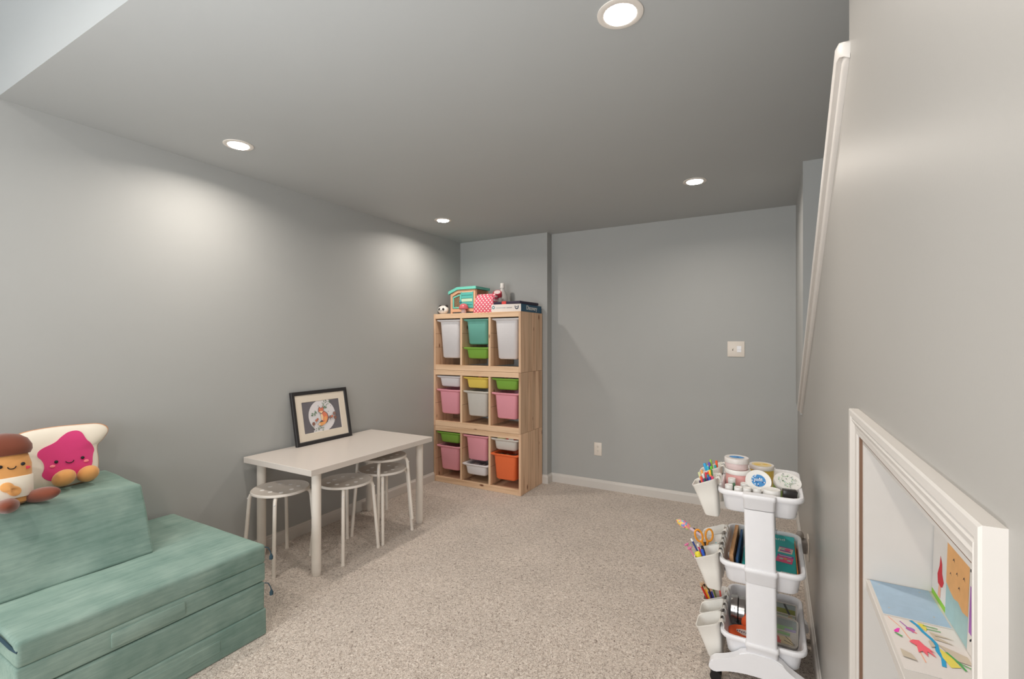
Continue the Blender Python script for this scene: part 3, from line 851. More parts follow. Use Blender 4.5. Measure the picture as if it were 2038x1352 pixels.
# ------------------------------------------------------------------ teal foam play couch
def soft(name, mk, parent, subd=2, amt=.004, m=None, seed=0, rad=.018, loc=(0, 0, 0)):
    """mk builds a coarse bmesh; it is bevelled, subdivided and gently puckered"""
    bm = B(); mk(bm)
    bmesh.ops.bevel(bm, geom=list(bm.edges), offset=rad, segments=3, profile=.6, affect='EDGES')
    long_ = [e for e in bm.edges if e.calc_length() > .12]
    bmesh.ops.subdivide_edges(bm, edges=long_, cuts=9, use_grid_fill=True)
    from mathutils import noise as ns
    for v in bm.verts:
        n = ns.noise(v.co*6+Vector((seed, 0, 0)))*amt+ns.noise(v.co*19+Vector((0, seed, 0)))*amt*.35
        cen = Vector((0, 0, 0))
        d_ = v.co-cen
        v.co += Vector((n, ns.noise(v.co*7+Vector((3, seed, 9)))*amt*.6, n*.55))
    return obj(name, bm, m or suede, parent, loc, smooth=True, angle=60)
SX0, SX1, SY0, SY1 = -2.822, -2.019, .515, 1.322
SH = .406
t = thing('foam_play_mat', 'lower folded teal foam mat of the play couch, flat on the carpet', 'floor cushion', (-2.42, .92, 0), group='teal foam play couch')
def hexa(bm, P):
    vs = [bm.verts.new(p) for p in P]
    for q in ((0, 1, 2, 3), (7, 6, 5, 4), (0, 4, 5, 1), (1, 5, 6, 2), (2, 6, 7, 3), (3, 7, 4, 0)):
        bm.faces.new([vs[i] for i in q])
def slab(x0, x1, y0, y1, z0, z1):
    def f(bm):
        hexa(bm, [(x0, y0, z0), (x1, y0, z0), (x1, y1, z0), (x0, y1, z0), (x0, y0, z1), (x1, y0, z1), (x1, y1, z1), (x0, y1, z1)])
    return f
hx, hy = (SX1-SX0)/2, (SY1-SY0)/2
ZS = [.001, .1185, .2395]
soft('lower_panel', slab(-hx, hx+.004, -hy, hy+.002, ZS[0], ZS[1]+.001), t, seed=1, amt=.005, rad=.008)
soft('upper_panel', slab(-hx, hx, -hy, hy-.003, ZS[1], ZS[2]), t, seed=2, amt=.005, rad=.010)
bm = B(); box(bm, hx-.002, hx+.006, -.07, .20, .035, .085, .002); obj('handle_patch', bm, suede, t)
def tassel(parent, x, y, z):
    bm = B(); tube(bm, [(x, y, z), (x+.010, y+.012, z-.004), (x+.018, y+.018, z-.022), (x+.020, y+.020, z-.034)], .0022, 6)
    lathe(bm, [(.002, z-.060), (.008, z-.058), (.0085, z-.046), (.004, z-.036), (.001, z-.032)], 10, x+.020, y+.021)
    obj('zipper_pull', bm, navy_thread, parent, smooth=True)
tassel(t, hx-.004, hy-.004, .232)
t2 = thing('foam_play_mat', 'upper folded teal foam mat of the play couch, with a stitched handle', 'floor cushion', (-2.42, .92, .244), group='teal foam play couch')
soft('lower_panel', slab(-hx, hx-.002, -hy, hy, .0, .0805), t2, seed=3, amt=.004, rad=.008)
soft('upper_panel', slab(-hx, hx, -hy, hy+.003, .0795, .1640), t2, seed=4, amt=.005, rad=.016)
bm = B()
hp = rr(.235, .052, .006, 0, 0, 0, 3)
loft(bm, [[(hx-.006, x-.05, y+.040) for x, y, _ in hp], [(hx+.0035, x-.05, y+.040) for x, y, _ in hp], [(hx+.0045, x*.98-.05, y*.9+.040) for x, y, _ in hp]])
o = obj('handle_strap', bm, suede, t2, angle=50)
tassel(t2, hx-.006, hy-.004, .150)
bm = B(); tube(bm, [(-hx+.02, -hy-.003, .146), (-.1, -hy-.006, .147), (hx-.10, -hy-.006, .148), (hx-.03, -hy-.004, .143), (hx-.004, -hy+.006, .132)], .005, 8)
obj('zipper', bm, navy_thread, t2, smooth=True)
# bolster / wedge
t3 = thing('foam_bolster', 'teal foam block with sloping sides standing at the back of the play couch', 'floor cushion', (-2.6, .76, SH+.002), group='teal foam play couch')
def wedge(bm):
    b0, b1 = -2.818+2.6, -2.362+2.6
    ya_, yb2 = -.262, .275
    hexa(bm, [(b0, ya_, 0), (b1, ya_, 0), (b1, yb2, 0), (b0, yb2, 0), (b0+.0, ya_, .312), (-2.455+2.6, ya_, .305), (-2.462+2.6, yb2-.004, .286), (b0+.0, yb2-.004, .304)])
soft('cushion_body', wedge, t3, seed=5, amt=.006, rad=.012)

# ------------------------------------------------------------------ plush toys
def outline_R(pts):
    """polar radius function of a star-shaped outline"""
    ang_ = sorted((math.atan2(y, x) % (2*PI), math.hypot(x, y)) for x, y in pts)
    def R(a):
        a %= 2*PI
        for i in range(len(ang_)):
            a0, r0 = ang_[i-1] if i else (ang_[-1][0]-2*PI, ang_[-1][1])
            a1, r1 = ang_[i]
            if a0 <= a <= a1:
                return r0+(r1-r0)*(a-a0)/max(a1-a0, 1e-6)
        a0, r0 = ang_[-1]; a1, r1 = ang_[0][0]+2*PI, ang_[0][1]
        return r0+(r1-r0)*(a-a0)/max(a1-a0, 1e-6)
    return R
def smooth_loop(pts, it=3):
    for _ in range(it):
        q = []
        for i in range(len(pts)):
            a, b = pts[i], pts[(i+1) % len(pts)]
            q += [(a[0]*.75+b[0]*.25, a[1]*.75+b[1]*.25), (a[0]*.25+b[0]*.75, a[1]*.25+b[1]*.75)]
        pts = q
    return pts
class Pillow:
    def __init__(s, pts, th):
        s.pts = smooth_loop(pts, 3); s.R = outline_R(s.pts); s.th = th
    def dep(s, u, v):
        q = min(math.hypot(u, v)/s.R(math.atan2(v, u)), 1)
        return s.th*(1-q**3.2)**.55
    def front(s, bm, mi, side=1, k0=1.0, off=0):
        n = len(s.pts); loops = []
        for q in (1.0, .985, .95, .88, .78, .64, .48, .3, .14, .02):
            q *= k0
            loops.append([(s.th*(max(1-q**3.2, 0))**.55*side+off, p[0]*q, p[1]*q) for p in s.pts])
        loft(bm, loops, False, True, mi)
    def patch(s, bm, pts, mi, lift=.002):
        cx = sum(p[0] for p in pts)/len(pts); cy_ = sum(p[1] for p in pts)/len(pts)
        loops = []
        for q in (1, .99, .8, .6, .4, .2, .03):
            L_ = []
            for u, v in pts:
                x, y = cx+(u-cx)*q, cy_+(v-cy_)*q
                L_.append((s.dep(x, y)+(lift if q < 1 else -.001), x, y))
            loops.append(L_)
        loft(bm, loops, False, True, mi)
pl_cream = mat('plush_cream', (236, 228, 212), .95, sheen=.3, noise=.03, nscale=30)
pl_tan = mat('plush_tan', (224, 162, 96), .95, sheen=.3, noise=.04, nscale=30)
pl_crust = mat('plush_crust', (206, 140, 84), .95, sheen=.3, noise=.04)
pl_pink = mat('plush_magenta', (214, 58, 122), .9, sheen=.4, noise=.06, nscale=14)
pl_brown = mat('plush_brown', (120, 60, 38), .9, sheen=.4, noise=.08, nscale=14)
pl_black = mat('plush_black', (26, 22, 26), .6)
pl_blush = mat('plush_blush', (248, 140, 150), .9)
pl_blush2 = mat('plush_blush_red', (226, 74, 92), .9)
BZ = SH+.29
# bread with jam. local: x out of wall, y along the wall, z up
t = thing('plush_bread_toy', 'plush bread slice with a smiling magenta jam patch, sitting on the foam block', 'plush toy', (-2.640, .820, BZ+.012), (0, math.radians(-17), math.radians(-2)))
bp_ = [(-.155, -.118), (.0, -.128), (.112, -.112), (.126, -.04), (.122, .030), (.150, .052), (.178, .096), (.150, .126), (.09, .131), (-.02, .135), (-.12, .125), (-.170, .085), (-.172, .045), (-.148, .02), (-.150, -.05)]
bread = Pillow(bp_, .034)
bm = B(); bread.front(bm, 0); 
for v in bm.verts: v.co.z += .128
bd = obj('bread_face', bm, pl_cream, t, smooth=True)
bm = B(); n_ = bread.pts
loft(bm, [[(0, u, v) for u, v in n_], [(-.006, u*1.03, v*1.03) for u, v in n_], [(-.030, u*1.035, v*1.035) for u, v in n_], [(-.042, u*1.0, v*1.0) for u, v in n_], [(-.056, u*.8, v*.8) for u, v in n_], [(-.060, u*.3, v*.3) for u, v in n_]], False, True)
for v in bm.verts: v.co.z += .128
obj('crust', bm, pl_crust, t, smooth=True)
jam = smooth_loop([(-.075, -.070), (-.045, -.098), (.0, -.100), (.07, -.085), (.095, -.06), (.100, -.012), (.112, .012), (.094, .044), (.082, .056), (.068, .104), (.030, .106), (-.002, .082), (-.020, .062), (-.072, .042), (-.082, .016), (-.064, -.008), (-.060, -.04)], 2)
bm = B(); bread.patch(bm, jam, 0, .004)
for v in bm.verts: v.co.z += .128
jm = obj('jam_patch', bm, pl_pink, t, smooth=True)
def face(parent, pil, dz, ex, ey, sp, mats_, br, sm=.013, lift=.0065):
    """two eyes, a smile and blush spots stitched on a surface given by pil.dep"""
    for s in (-1, 1):
        bm = B(); ell(bm, (pil.dep(ex+s*sp, ey)+lift, ex+s*sp, ey+dz), .003, .0065, .0065, nu=12, nv=8); obj('eye', bm, pl_black, parent, smooth=True)
        bm = B(); ell(bm, (pil.dep(ex+s*(sp+.012), ey-.016)+lift-.001, ex+s*(sp+.012), ey-.016+dz), .002, .009, .006, nu=12, nv=8); obj('blush', bm, br, parent, smooth=True)
    pts = []
    for k in range(9):
        a = PI+PI*k/8
        u, v = ex+sm*math.cos(a), ey-.004+.009*math.sin(a)
        pts.append((pil.dep(u, v)+lift, u, v+dz))
    bm = B(); tube(bm, pts, .0017, 6); obj('smile', bm, pl_black, parent, smooth=True)
face(jm, bread, .128, .018, -.020, .043, None, pl_blush)
for y, x, rz in ((-.012, .062, .35), (.070, .050, .15)):
    bm = B(); ell(bm, (0, 0, 0), .044, .036, .032, mtx=Matrix.Translation((x, y, .034)) @ Matrix.Rotation(-.35, 4, 'Y') @ Matrix.Rotation(rz, 4, 'Z'))
    obj('leg', bm, pl_tan, t, smooth=True)
# peanut butter jar plush
t = thing('plush_jar_toy', 'plush jar with brown cap, smiling tan face and white label at the left edge', 'plush toy', (-2.527, .590, BZ+.014), (0, math.radians(-6), math.radians(-8)))
class Round:
    def __init__(s, rx, ry): s.rx, s.ry = rx, ry
    def dep(s, u, v): return s.rx*max(1-abs(u/s.ry)**2.5, 0)**.4
def eloop(rx, ry, z, n=32):
    return [(rx*math.copysign(abs(math.cos(2*PI*i/n))**.8, math.cos(2*PI*i/n)), ry*math.copysign(abs(math.sin(2*PI*i/n))**.8, math.sin(2*PI*i/n)), z) for i in range(n)]
bm = B(); loft(bm, [eloop(.04, .075, 0), eloop(.058, .094, .012), eloop(.064, .100, .05), eloop(.064, .100, .15), eloop(.058, .090, .188), eloop(.05, .078, .2)])
bd = obj('jar_body', bm, pl_tan, t, smooth=True)
bm = B(); loft(bm, [eloop(.0655, .1015, .030), eloop(.0675, .1035, .033), eloop(.0675, .1035, .105), eloop(.0655, .1015, .108)]); lb = obj('label_band', bm, pl_cream, bd, smooth=True)
bm = B(); loft(bm, [eloop(.05, .080, .188), eloop(.066, .097, .190), eloop(.072, .103, .205), eloop(.071, .102, .222), eloop(.062, .090, .246), eloop(.044, .066, .264), eloop(.02, .032, .272)]); obj('cap', bm, pl_brown, t, smooth=True)
ro = Round(.064, .100)
face(bd, ro, .152, .040, .0, .030, None, pl_blush2, .011, .002)
pn = [(.036+(.024*(1+.38*math.cos(2*(2*PI*k/32))))*math.cos(2*PI*k/32-.75), .066+(.024*(1+.38*math.cos(2*(2*PI*k/32))))*math.sin(2*PI*k/32-.75)) for k in range(32)]
bm = B(); rp = Round(.0675, .1035)
loft(bm, [[(rp.dep(u, v)+d_, cxx+(u-cxx)*q, cyy+(v-cyy)*q) for u, v in pn] for q, d_ in ((1, 0), (.96, .0045), (.8, .0065), (.5, .0085), (.1, .010)) for cxx, cyy in ((.036, .066),)], False, True)
obj('peanut_patch', bm, pl_tan, lb, smooth=True)
for y, x, rz, zz in ((.026, .085, -.15, .010), (.120, .050, .65, .024)):
    bm = B(); ell(bm, (0, 0, 0), .068, .031, .027, mtx=Matrix.Translation((x, y, zz)) @ Matrix.Rotation(rz, 4, 'Z') @ Matrix.Rotation(-.12, 4, 'Y'))
    obj('leg', bm, pl_brown, t, smooth=True)

# ------------------------------------------------------------------ recess shelf and drawings
SHZ = .864
bm = B(); box(bm, XR+.004, NX-.0005, NY0+.016, NY1-.0165, SHZ-.018, SHZ, .001, 1)
o = tag(obj('recess_shelf', bm, trim_white), 'narrow white shelf board inside the framed wall recess', 'shelf')
dm = [mat('paper', (224, 218, 212), .85), mat('crayon_blue', (166, 190, 210), .9, noise=.10, nscale=70), mat('crayon_red', (206, 52, 60), .9), mat('crayon_green', (146, 200, 70), .9), mat('crayon_orange', (232, 176, 116), .9, noise=.12, nscale=50),
      mat('crayon_teal', (164, 194, 194), .9, noise=.10, nscale=50), mat('crayon_peach', (240, 178, 150), .9), mat('crayon_brown', (200, 188, 168), .9, noise=.06), mat('crayon_yellow', (228, 214, 96), .9), mat('crayon_cyan', (50, 160, 206), .9),
      mat('crayon_coral', (238, 104, 116), .9), mat('crayon_purple', (172, 110, 186), .9), mat('crayon_magenta', (232, 70, 180), .9), mat('crayon_ink', (58, 54, 62), .9), mat('crayon_leaf', (84, 170, 92), .9)]
def sheet(label, O, U, V, w_, h_, shapes, group='crayon drawings in the wall recess'):
    O, U, V = Vector(O), Vector(U).normalized(), Vector(V).normalized()
    n = U.cross(V).normalized()
    if n.z < -.5:      # lying flat: draw with the axes swapped so the sheet faces up
        U, V, w_, h_ = V, U, h_, w_
        n = -n
        shapes = [(mi, [(q[1], q[0]) for q in pts]) for mi, pts in shapes]
    bm = B()
    a = [O, O+U*w_, O+U*w_+V*h_, O+V*h_]
    prism(bm, [0, 1, 2, 3], lambda p, s: tuple(a[p]+n*(.0006 if s else 0)))
    art(bm, O+n*.0006, U, V, shapes, .0001)
    return tag(obj('drawing', bm, dm), label, 'drawing', group)
# flat on the shelf: U runs along -y (toward the camera), V runs +x (into the wall)
sheet('solid blue crayon sheet lying at the far end of the recess shelf', (.163, 1.1425, SHZ+.0002), (1, 0, 0), (0, -1, 0), .088, .133, [(1, rect(.0, .0, .088, .131))] + [(7, circ(.012+.06*a, .015+.09*b, .0015, 6)) for a in (0, 1) for b in (0, 1)])
sea = [(1, rect(.0, 0, .0001, .0001)),
       (6, line2([(.006, .002), (.018, .03), (.022, .055), (.028, .08), (.030, .12)], .0016)),
       (12, [(.006, .046), (.012, .036), (.016, .034), (.012, .048), (.007, .052)]),
       (11, circ(.030, .030, .006, 10)), (11, line2([(.020, .010), (.026, .024), (.032, .040)], .002)), (10, line2([(.026, .028), (.036, .040)], .002)),
       (9, line2([(.036, .000), (.042, .012), (.046, .030), (.052, .046), (.055, .058), (.052, .080), (.054, .098), (.050, .12)], .005)),
       (8, [(.044, .002), (.052, .004), (.054, .016), (.050, .026), (.046, .016)]), (8, [(.056, .070), (.066, .088), (.070, .112), (.058, .118), (.054, .095)]),
       (7, [(.054, .024), (.082, .036), (.058, .034), (.078, .052), (.056, .046)]), (7, [(.056, .058), (.086, .078), (.086, .10), (.07, .096)]),
       (14, line2([(.050, .008), (.068, .010)], .002)), (14, line2([(.052, .018), (.070, .018)], .002)), (14, line2([(.062, .078), (.070, .098), (.074, .118)], .003)), (14, line2([(.068, .098), (.086, .112)], .002)),
       (10, [(.026, .064), (.034, .062), (.038, .074), (.048, .090), (.042, .086), (.046, .102), (.038, .090), (.036, .104), (.032, .092), (.026, .098), (.028, .080), (.020, .072)]),
       (14, line2([(.006, .054), (.014, .062)], .003)), (7, [(.004, .10), (.016, .108), (.02, .124), (.004, .120)]), (7, [(.046, .058), (.050, .052), (.052, .070), (.046, .074)])]
sheet('undersea crayon drawing with a coral-red creature, nearer end of the recess shelf', (.162, 1.006, SHZ+.0002), (1, 0, 0), (0, -1, 0), .090, .150, sea)
# standing against the recess back: U along -y, V up
zx = NX-.006
sheet('drawing of a red flower over a green strip, propped at the recess back', (zx, 1.142, SHZ+.0002), (0, -1, 0), (.03, 0, 1), .078, .125,
      [(3, rect(0, 0, .078, .010)), (2, [(.034, .034), (.046, .030), (.060, .036), (.066, .046), (.056, .058), (.054, .074), (.044, .086), (.040, .066), (.030, .048)]), (6, [(.036, .012), (.050, .012), (.052, .032), (.040, .034)])])
sheet('orange and teal beach drawing with black birds, propped at the recess back', (zx-.001, 1.060, SHZ+.0002), (0, -1, 0), (.03, 0, 1), .104, .125,
      [(5, rect(0, 0, .104, .125)), (4, [(0, .056), (.02, .050), (.04, .046), (.06, .050), (.08, .044), (.104, .048), (.104, .125), (0, .125)])] + [(13, [(x, y), (x+.005, y+.006), (x+.010, y), (x+.005, y+.003)]) for x, y in ((.016, .076), (.046, .088), (.058, .070), (.078, .094), (.03, .104))])
sheet('purple and blue drawing propped behind the near casing of the recess', (zx-.002, .952, SHZ+.0002), (0, -1, 0), (.03, 0, 1), .10, .12,
      [(11, rect(.004, .03, .05, .10)), (1, rect(.055, .02, .095, .09)), (13, line2([(.01, .02), (.05, .05)], .003))])

# ------------------------------------------------------------------ rolling cart
t = thing('rolling_cart', 'white plastic three-tier rolling cart beside the right wall', 'cart', (-.05, 2.24, 0))
cx0, cy0 = -.05, 2.24
TR = [(.747, .0), (.467, .006), (.184, .010)]
W_, D_ = .297, .450
def tray_mesh(z):
    bm = B()
    L = [rr(W_-.062, D_-.062, .030, z-.086), rr(W_-.050, D_-.050, .034, z-.080), rr(W_-.030, D_-.030, .040, z-.022), rr(W_-.028, D_-.028, .040, z-.018), rr(W_-.006, D_-.006, .044, z-.019), rr(W_, D_, .046, z-.014),
         rr(W_, D_, .046, z-.004), rr(W_-.006, D_-.006, .044, z), rr(W_-.022, D_-.022, .040, z), rr(W_-.028, D_-.028, .038, z-.004), rr(W_-.034, D_-.034, .036, z-.022), rr(W_-.056, D_-.056, .030, z-.078), rr(W_-.07, D_-.07, .024, z-.082)]
    return loft(bm, L)
for z, dx in TR:
    tr = obj('tray', tray_mesh(z), plastic_white, t, (dx, 0, 0), smooth=True, angle=50)
    # rim swelling round each column
    for s in (-1, 1):
        bm = B()
        def bl2(w, d, zz, yy):
            return [(x, y+yy, zz) for x, y, _ in rr(w, d, .012, 0)]
        yy = s*(D_/2+.002)
        loft(bm, [bl2(.100, .030, z-.055, yy), bl2(.106, .034, z-.052, yy), bl2(.108, .036, z-.018, yy), bl2(.114, .042, z-.014, yy), bl2(.114, .042, z-.004, yy), bl2(.110, .038, z+.001, yy)])
        obj('column_collar', bm, plastic_white, tr, (0-dx+dx, 0, 0), smooth=True, angle=50)
for s in (-1, 1):
    for (za, zb, dx0, dx1) in ((.132, .412, .009, .006), (.415, .690, .006, .0)):
        bm = B()
        yy = s*(D_/2+.001)
        loft(bm, [[(x+dx0, y+yy, za) for x, y, _ in rr(.104, .034, .011, 0)], [(x+dx1, y+yy, zb) for x, y, _ in rr(.102, .032, .011, 0)]])
        obj('column', bm, plastic_white, t, angle=50)
    # arched foot
    bm = B()
    yy = s*(D_/2+.004)
    up_ = [(-.172, .070), (-.160, .086), (-.120, .098), (-.075, .122), (-.055, .150), (.068, .150), (.090, .122), (.135, .096), (.172, .080), (.184, .064)]
    lo_ = [(.184, .040), (.172, .034), (.12, .052), (.06, .066), (0, .069), (-.06, .066), (-.115, .055), (-.155, .038), (-.170, .042), (-.176, .056)]
    prism(bm, smooth_loop(up_+lo_, 2), lambda p, q: (p[0], yy+(-.021 if q else .021), p[1]))
    bmesh.ops.bevel(bm, geom=[e for e in bm.edges if abs(e.verts[0].co.y-e.verts[1].co.y) < .001], offset=.004, segments=2, affect='EDGES', clamp_overlap=True)
    obj('foot', bm, plastic_white, t, smooth=True, angle=40)
    for q in (-1, 1):
        x = -.150 if q < 0 else .152
        bm = B(); box(bm, x-.010, x+.010, yy-.016, yy+.010, .028, .052, .003)
        cs = obj('caster', bm, black_plastic, t, angle=40)
        bm = B()
        for k in (-1, 1):
            tb = ring(.0205, 0, 24, x, .0215)
            loft(bm, [[(a, yy-.004+k*.012-.0065, b) for a, b, _ in tb], [(a, yy-.004+k*.012+.0065, b) for a, b, _ in tb]])
        obj('wheel', bm, black_plastic, cs, angle=40)

# hanging cups
def cup(zt, y0, xin, label, w_=.102, dpt=.088, slant=.040, hgt=.155):
    """xin: x of inner (cart) side; rim rises toward the cart"""
    t = thing('hanging_cup', label, 'cup', (xin-dpt/2, y0+w_/2, zt-hgt), group='white cups hung on the cart rims')
    def lp(k, inset=0):
        # k 0 bottom .. 1 rim
        w0 = w_*(.74+.26*k)-inset*2
        xo = -dpt/2+(1-k)*.046+inset
        xi = dpt/2+(1-k)*.012-inset
        base = rr(xi-xo, w0, .017*(.8+.2*k), 0, (xi+xo)/2, 0, 4)
        return [(x, y, k*(hgt-slant+slant*((x+dpt/2)/dpt))) for x, y, _ in base]
    bm = B()
    rimo = [(x*1.03, y*1.03, z+.001) for x, y, z in lp(1)]
    loft(bm, [[(x*.94+.002, y*.92, 0) for x, y, z in lp(0)], [(x, y, .006) for x, y, z in lp(.02)], lp(.5), lp(.93), [(x*1.03, y*1.03, z) for x, y, z in lp(.95)], rimo, lp(1, .0015), lp(.9, .002), lp(.5, .002), [(x, y, z+.003) for x, y, z in lp(.03, .003)]])
    obj('cup_body', bm, cup_white, t, smooth=True, angle=50)
    zr = hgt-.002
    for s in (-1, 1):
        bm = B(); pts = []
        for k in range(9):
            a = PI*k/8
            pts.append((dpt/2+.008-.008*math.cos(a), s*w_*.25, zr-.010+.013*math.sin(a)))
        pts = [(dpt/2-.001, s*w_*.25, zr-.025)]+pts+[(dpt/2+.016, s*w_*.25, zr-.022)]
        lo = []
        for i, p in enumerate(pts):
            lo.append([(p[0], p[1]-.012, p[2]), (p[0], p[1]+.012, p[2])])
        for i in range(len(lo)-1):
            a, b = [bm.verts.new(q) for q in lo[i]], [bm.verts.new(q) for q in lo[i+1]]
            bm.faces.new((a[0], a[1], b[1], b[0]))
        bmesh.ops.remove_doubles(bm, verts=bm.verts, dist=1e-5)
        r_ = bmesh.ops.solidify(bm, geom=bm.faces[:], thickness=.002)
        obj('hook', bm, cup_white, t, smooth=True, angle=60)
    return t
XI = [-.2035, -.1975, -.1925]
c1 = cup(.785, 2.020, XI[0], 'nearest cup on the top cart rim, packed with coloured markers')
c2 = cup(.787, 2.215, XI[0], 'far cup on the top cart rim, holding a few markers')
c3 = cup(.487, 2.030, XI[1], 'nearest cup on the middle cart rim, holding pens and pencils')
c4 = cup(.489, 2.140, XI[1], 'middle cup on the middle cart rim, holding scissors')
c5 = cup(.491, 2.262, XI[1], 'far cup on the middle cart rim, holding a big patterned pen')
c6 = cup(.205, 2.040, XI[2], 'nearest cup on the bottom cart rim, with a few crayons')
c7 = cup(.207, 2.145, XI[2], 'middle cup on the bottom cart rim, with a green crayon tip')
c8 = cup(.209, 2.258, XI[2], 'far cup on the bottom cart rim, full of coloured pencils')

def stick(name, a, b, r, col, label, cat, group, tipcol=None, tiplen=.012, capcol=None, caplen=.0):
    """a pen or pencil from low end a to top end b"""
    a, b = Vector(a), Vector(b)
    L_ = (b-a).length
    q = (b-a).to_track_quat('Z', 'Y')
    t = bpy.data.objects.new(name, None)
    C.objects.link(t); t.location = a; t.rotation_euler = q.to_euler(); t.empty_display_size = .01
    tag(t, label, cat, group)
    body_top = L_-(tiplen if tipcol else 0)-(caplen if capcol else 0)
    bm = B(); lathe(bm, [(r*.8, 0), (r, .002), (r, body_top)], 10)
    obj('barrel', bm, mat('stick_%d_%d_%d' % col, col, .45), t, angle=50)
    if tipcol:
        bm = B(); lathe(bm, [(r, body_top), (r*.35, body_top+tiplen*.75), (.0003, body_top+tiplen)], 10)
        obj('point', bm, mat('stick_%d_%d_%d' % tipcol, tipcol, .6), t, angle=50)
    if capcol:
        bm = B(); lathe(bm, [(r*1.15, body_top), (r*1.15, L_-.003), (r*.8, L_)], 12)
        obj('cap', bm, mat('stick_%d_%d_%d' % capcol, capcol, .4), t, angle=50)
    return t
def cup_in(c, u, v, k):
    """point inside a cup: u across x (-1..1), v across y (-1..1), height k metres over the cup bottom"""
    h_ = .155
    f = min(k/h_, 1)
    xo = -.044+(1-f)*.046+.008; xi = .044+(1-f)*.012-.008
    w0 = .102*(.74+.26*f)/2-.008
    return (c.location.x+(xi+xo)/2+u*(xi-xo)/2, c.location.y+v*w0, c.location.z+k)
# markers in the nearest top cup
mk = [((240, 128, 138), -1, -.6, -.03), ((70, 50, 84), -1, .2, -.02), ((216, 222, 170), -.95, .9, .014), ((244, 100, 60), -.62, -.1, .002), ((62, 120, 190), -.5, .5, .0), ((246, 170, 92), -.55, 1.0, .022), ((150, 44, 120), -.3, -.5, -.008),
      ((236, 236, 232), -.35, .3, .01), ((30, 90, 84), -.05, -.7, -.006), ((120, 50, 130), .12, -.5, -.006), ((220, 48, 60), .05, .3, .014), ((50, 130, 160), .35, -.1, .006), ((246, 200, 60), .55, .5, .022), ((58, 76, 180), .6, -.6, -.001),
      ((244, 130, 90), .72, -.2, .002), ((70, 150, 90), .70, .8, .020), ((226, 70, 110), .95, -.5, -.002), ((90, 200, 190), -.2, .8, .004), ((236, 60, 60), .3, .8, .012)]
NAMES = {(240, 128, 138): 'salmon pink', (70, 50, 84): 'dark plum', (216, 222, 170): 'pale yellow-green', (244, 100, 60): 'orange-red', (62, 120, 190): 'blue', (246, 170, 92): 'light orange', (150, 44, 120): 'magenta', (236, 236, 232): 'white',
         (30, 90, 84): 'dark green', (120, 50, 130): 'purple', (220, 48, 60): 'red', (50, 130, 160): 'teal blue', (246, 200, 60): 'yellow', (58, 76, 180): 'royal blue', (244, 130, 90): 'peach orange', (70, 150, 90): 'green', (226, 70, 110): 'hot pink', (90, 200, 190): 'turquoise', (236, 60, 60): 'bright scarlet'}
for col, u, v, dz in mk:
    h_ = .134+.008*(u+1)+dz*.8
    a = cup_in(c1, u*.55, v*.55, .006); b = list(cup_in(c1, u*.85, v*.8, .15))
    b = Vector(a)+(Vector(b)-Vector(a))*((h_)/.144)
    stick('marker', a, b, .0042, (238, 236, 230), '%s-capped marker in the nearest top cup of the cart' % NAMES[col], 'marker', 'markers in the nearest top cup', capcol=col, caplen=.026)
for col, u, v, dz, nm in (((56, 170, 220), -.8, -.5, .034, 'wide sky-blue'), ((70, 196, 220), -.45, -.8, .016, 'aqua'), ((112, 84, 190), -.2, -.1, .028, 'violet'), ((166, 206, 90), -.05, .6, .034, 'lime-green'), ((120, 220, 60), .05, -.7, .008, 'bright green'), ((236, 92, 50), .78, .0, .024, 'orange-red'), ((60, 170, 170), .62, -.3, .004, 'teal')):
    a = cup_in(c2, u*.5, v*.5, .006); b = cup_in(c2, u*.85, v*.8, .15)
    b = Vector(a)+(Vector(b)-Vector(a))*((.118+.014*(u+1)+dz*.8)/.144)
    stick('marker', a, b, .0058 if 'wide' in nm else .0045, col, '%s marker in the far top cup of the cart' % nm, 'marker', 'markers in the far top cup', capcol=col, caplen=.03)
# pens in the nearest middle cup
def seat_in(c, u, v, top, **k):
    a = Vector(cup_in(c, u, v, .008)); return a, Vector(top)
def px(c, dx, dy, dz):
    return (c.location.x+dx, c.location.y+dy, c.location.z+.155+dz)
g_ = 'pens in the nearest middle cup'
stick('pencil', *seat_in(c3, .0, .0, px(c3, -.0635, .012, .014)), .0038, (50, 70, 140), 'navy pencil with a white eraser leaning out of the middle-tier near cup', 'pencil', g_, capcol=(236, 236, 236), caplen=.012)
stick('pen', *seat_in(c3, -.4, -.2, px(c3, -.036, -.020, -.024)), .0095, (232, 216, 60), 'thick yellow pen in the middle-tier near cup', 'pen', g_, capcol=(236, 220, 60), caplen=.03)
stick('pen', *seat_in(c3, .0, -.4, px(c3, -.018, -.014, -.012)), .0055, (40, 92, 200), 'bright blue pen in the middle-tier near cup', 'pen', g_, capcol=(40, 92, 200), caplen=.03)
stick('pen', *seat_in(c3, .3, .2, px(c3, -.022, .012, -.008)), .005, (34, 34, 38), 'black pen in the middle-tier near cup', 'pen', g_, capcol=(30, 30, 34), caplen=.02)
stick('pencil', *seat_in(c3, -.2, .4, px(c3, -.040, .020, -.006)), .0038, (220, 70, 120), 'hot pink pencil in the middle-tier near cup', 'pencil', g_, capcol=(236, 228, 224), caplen=.012)
stick('pencil', *seat_in(c3, .6, -.3, px(c3, -.002, -.022, -.022)), .0035, (60, 60, 64), 'dark grey pencil in the middle-tier near cup', 'pencil', g_, tipcol=(210, 180, 150))
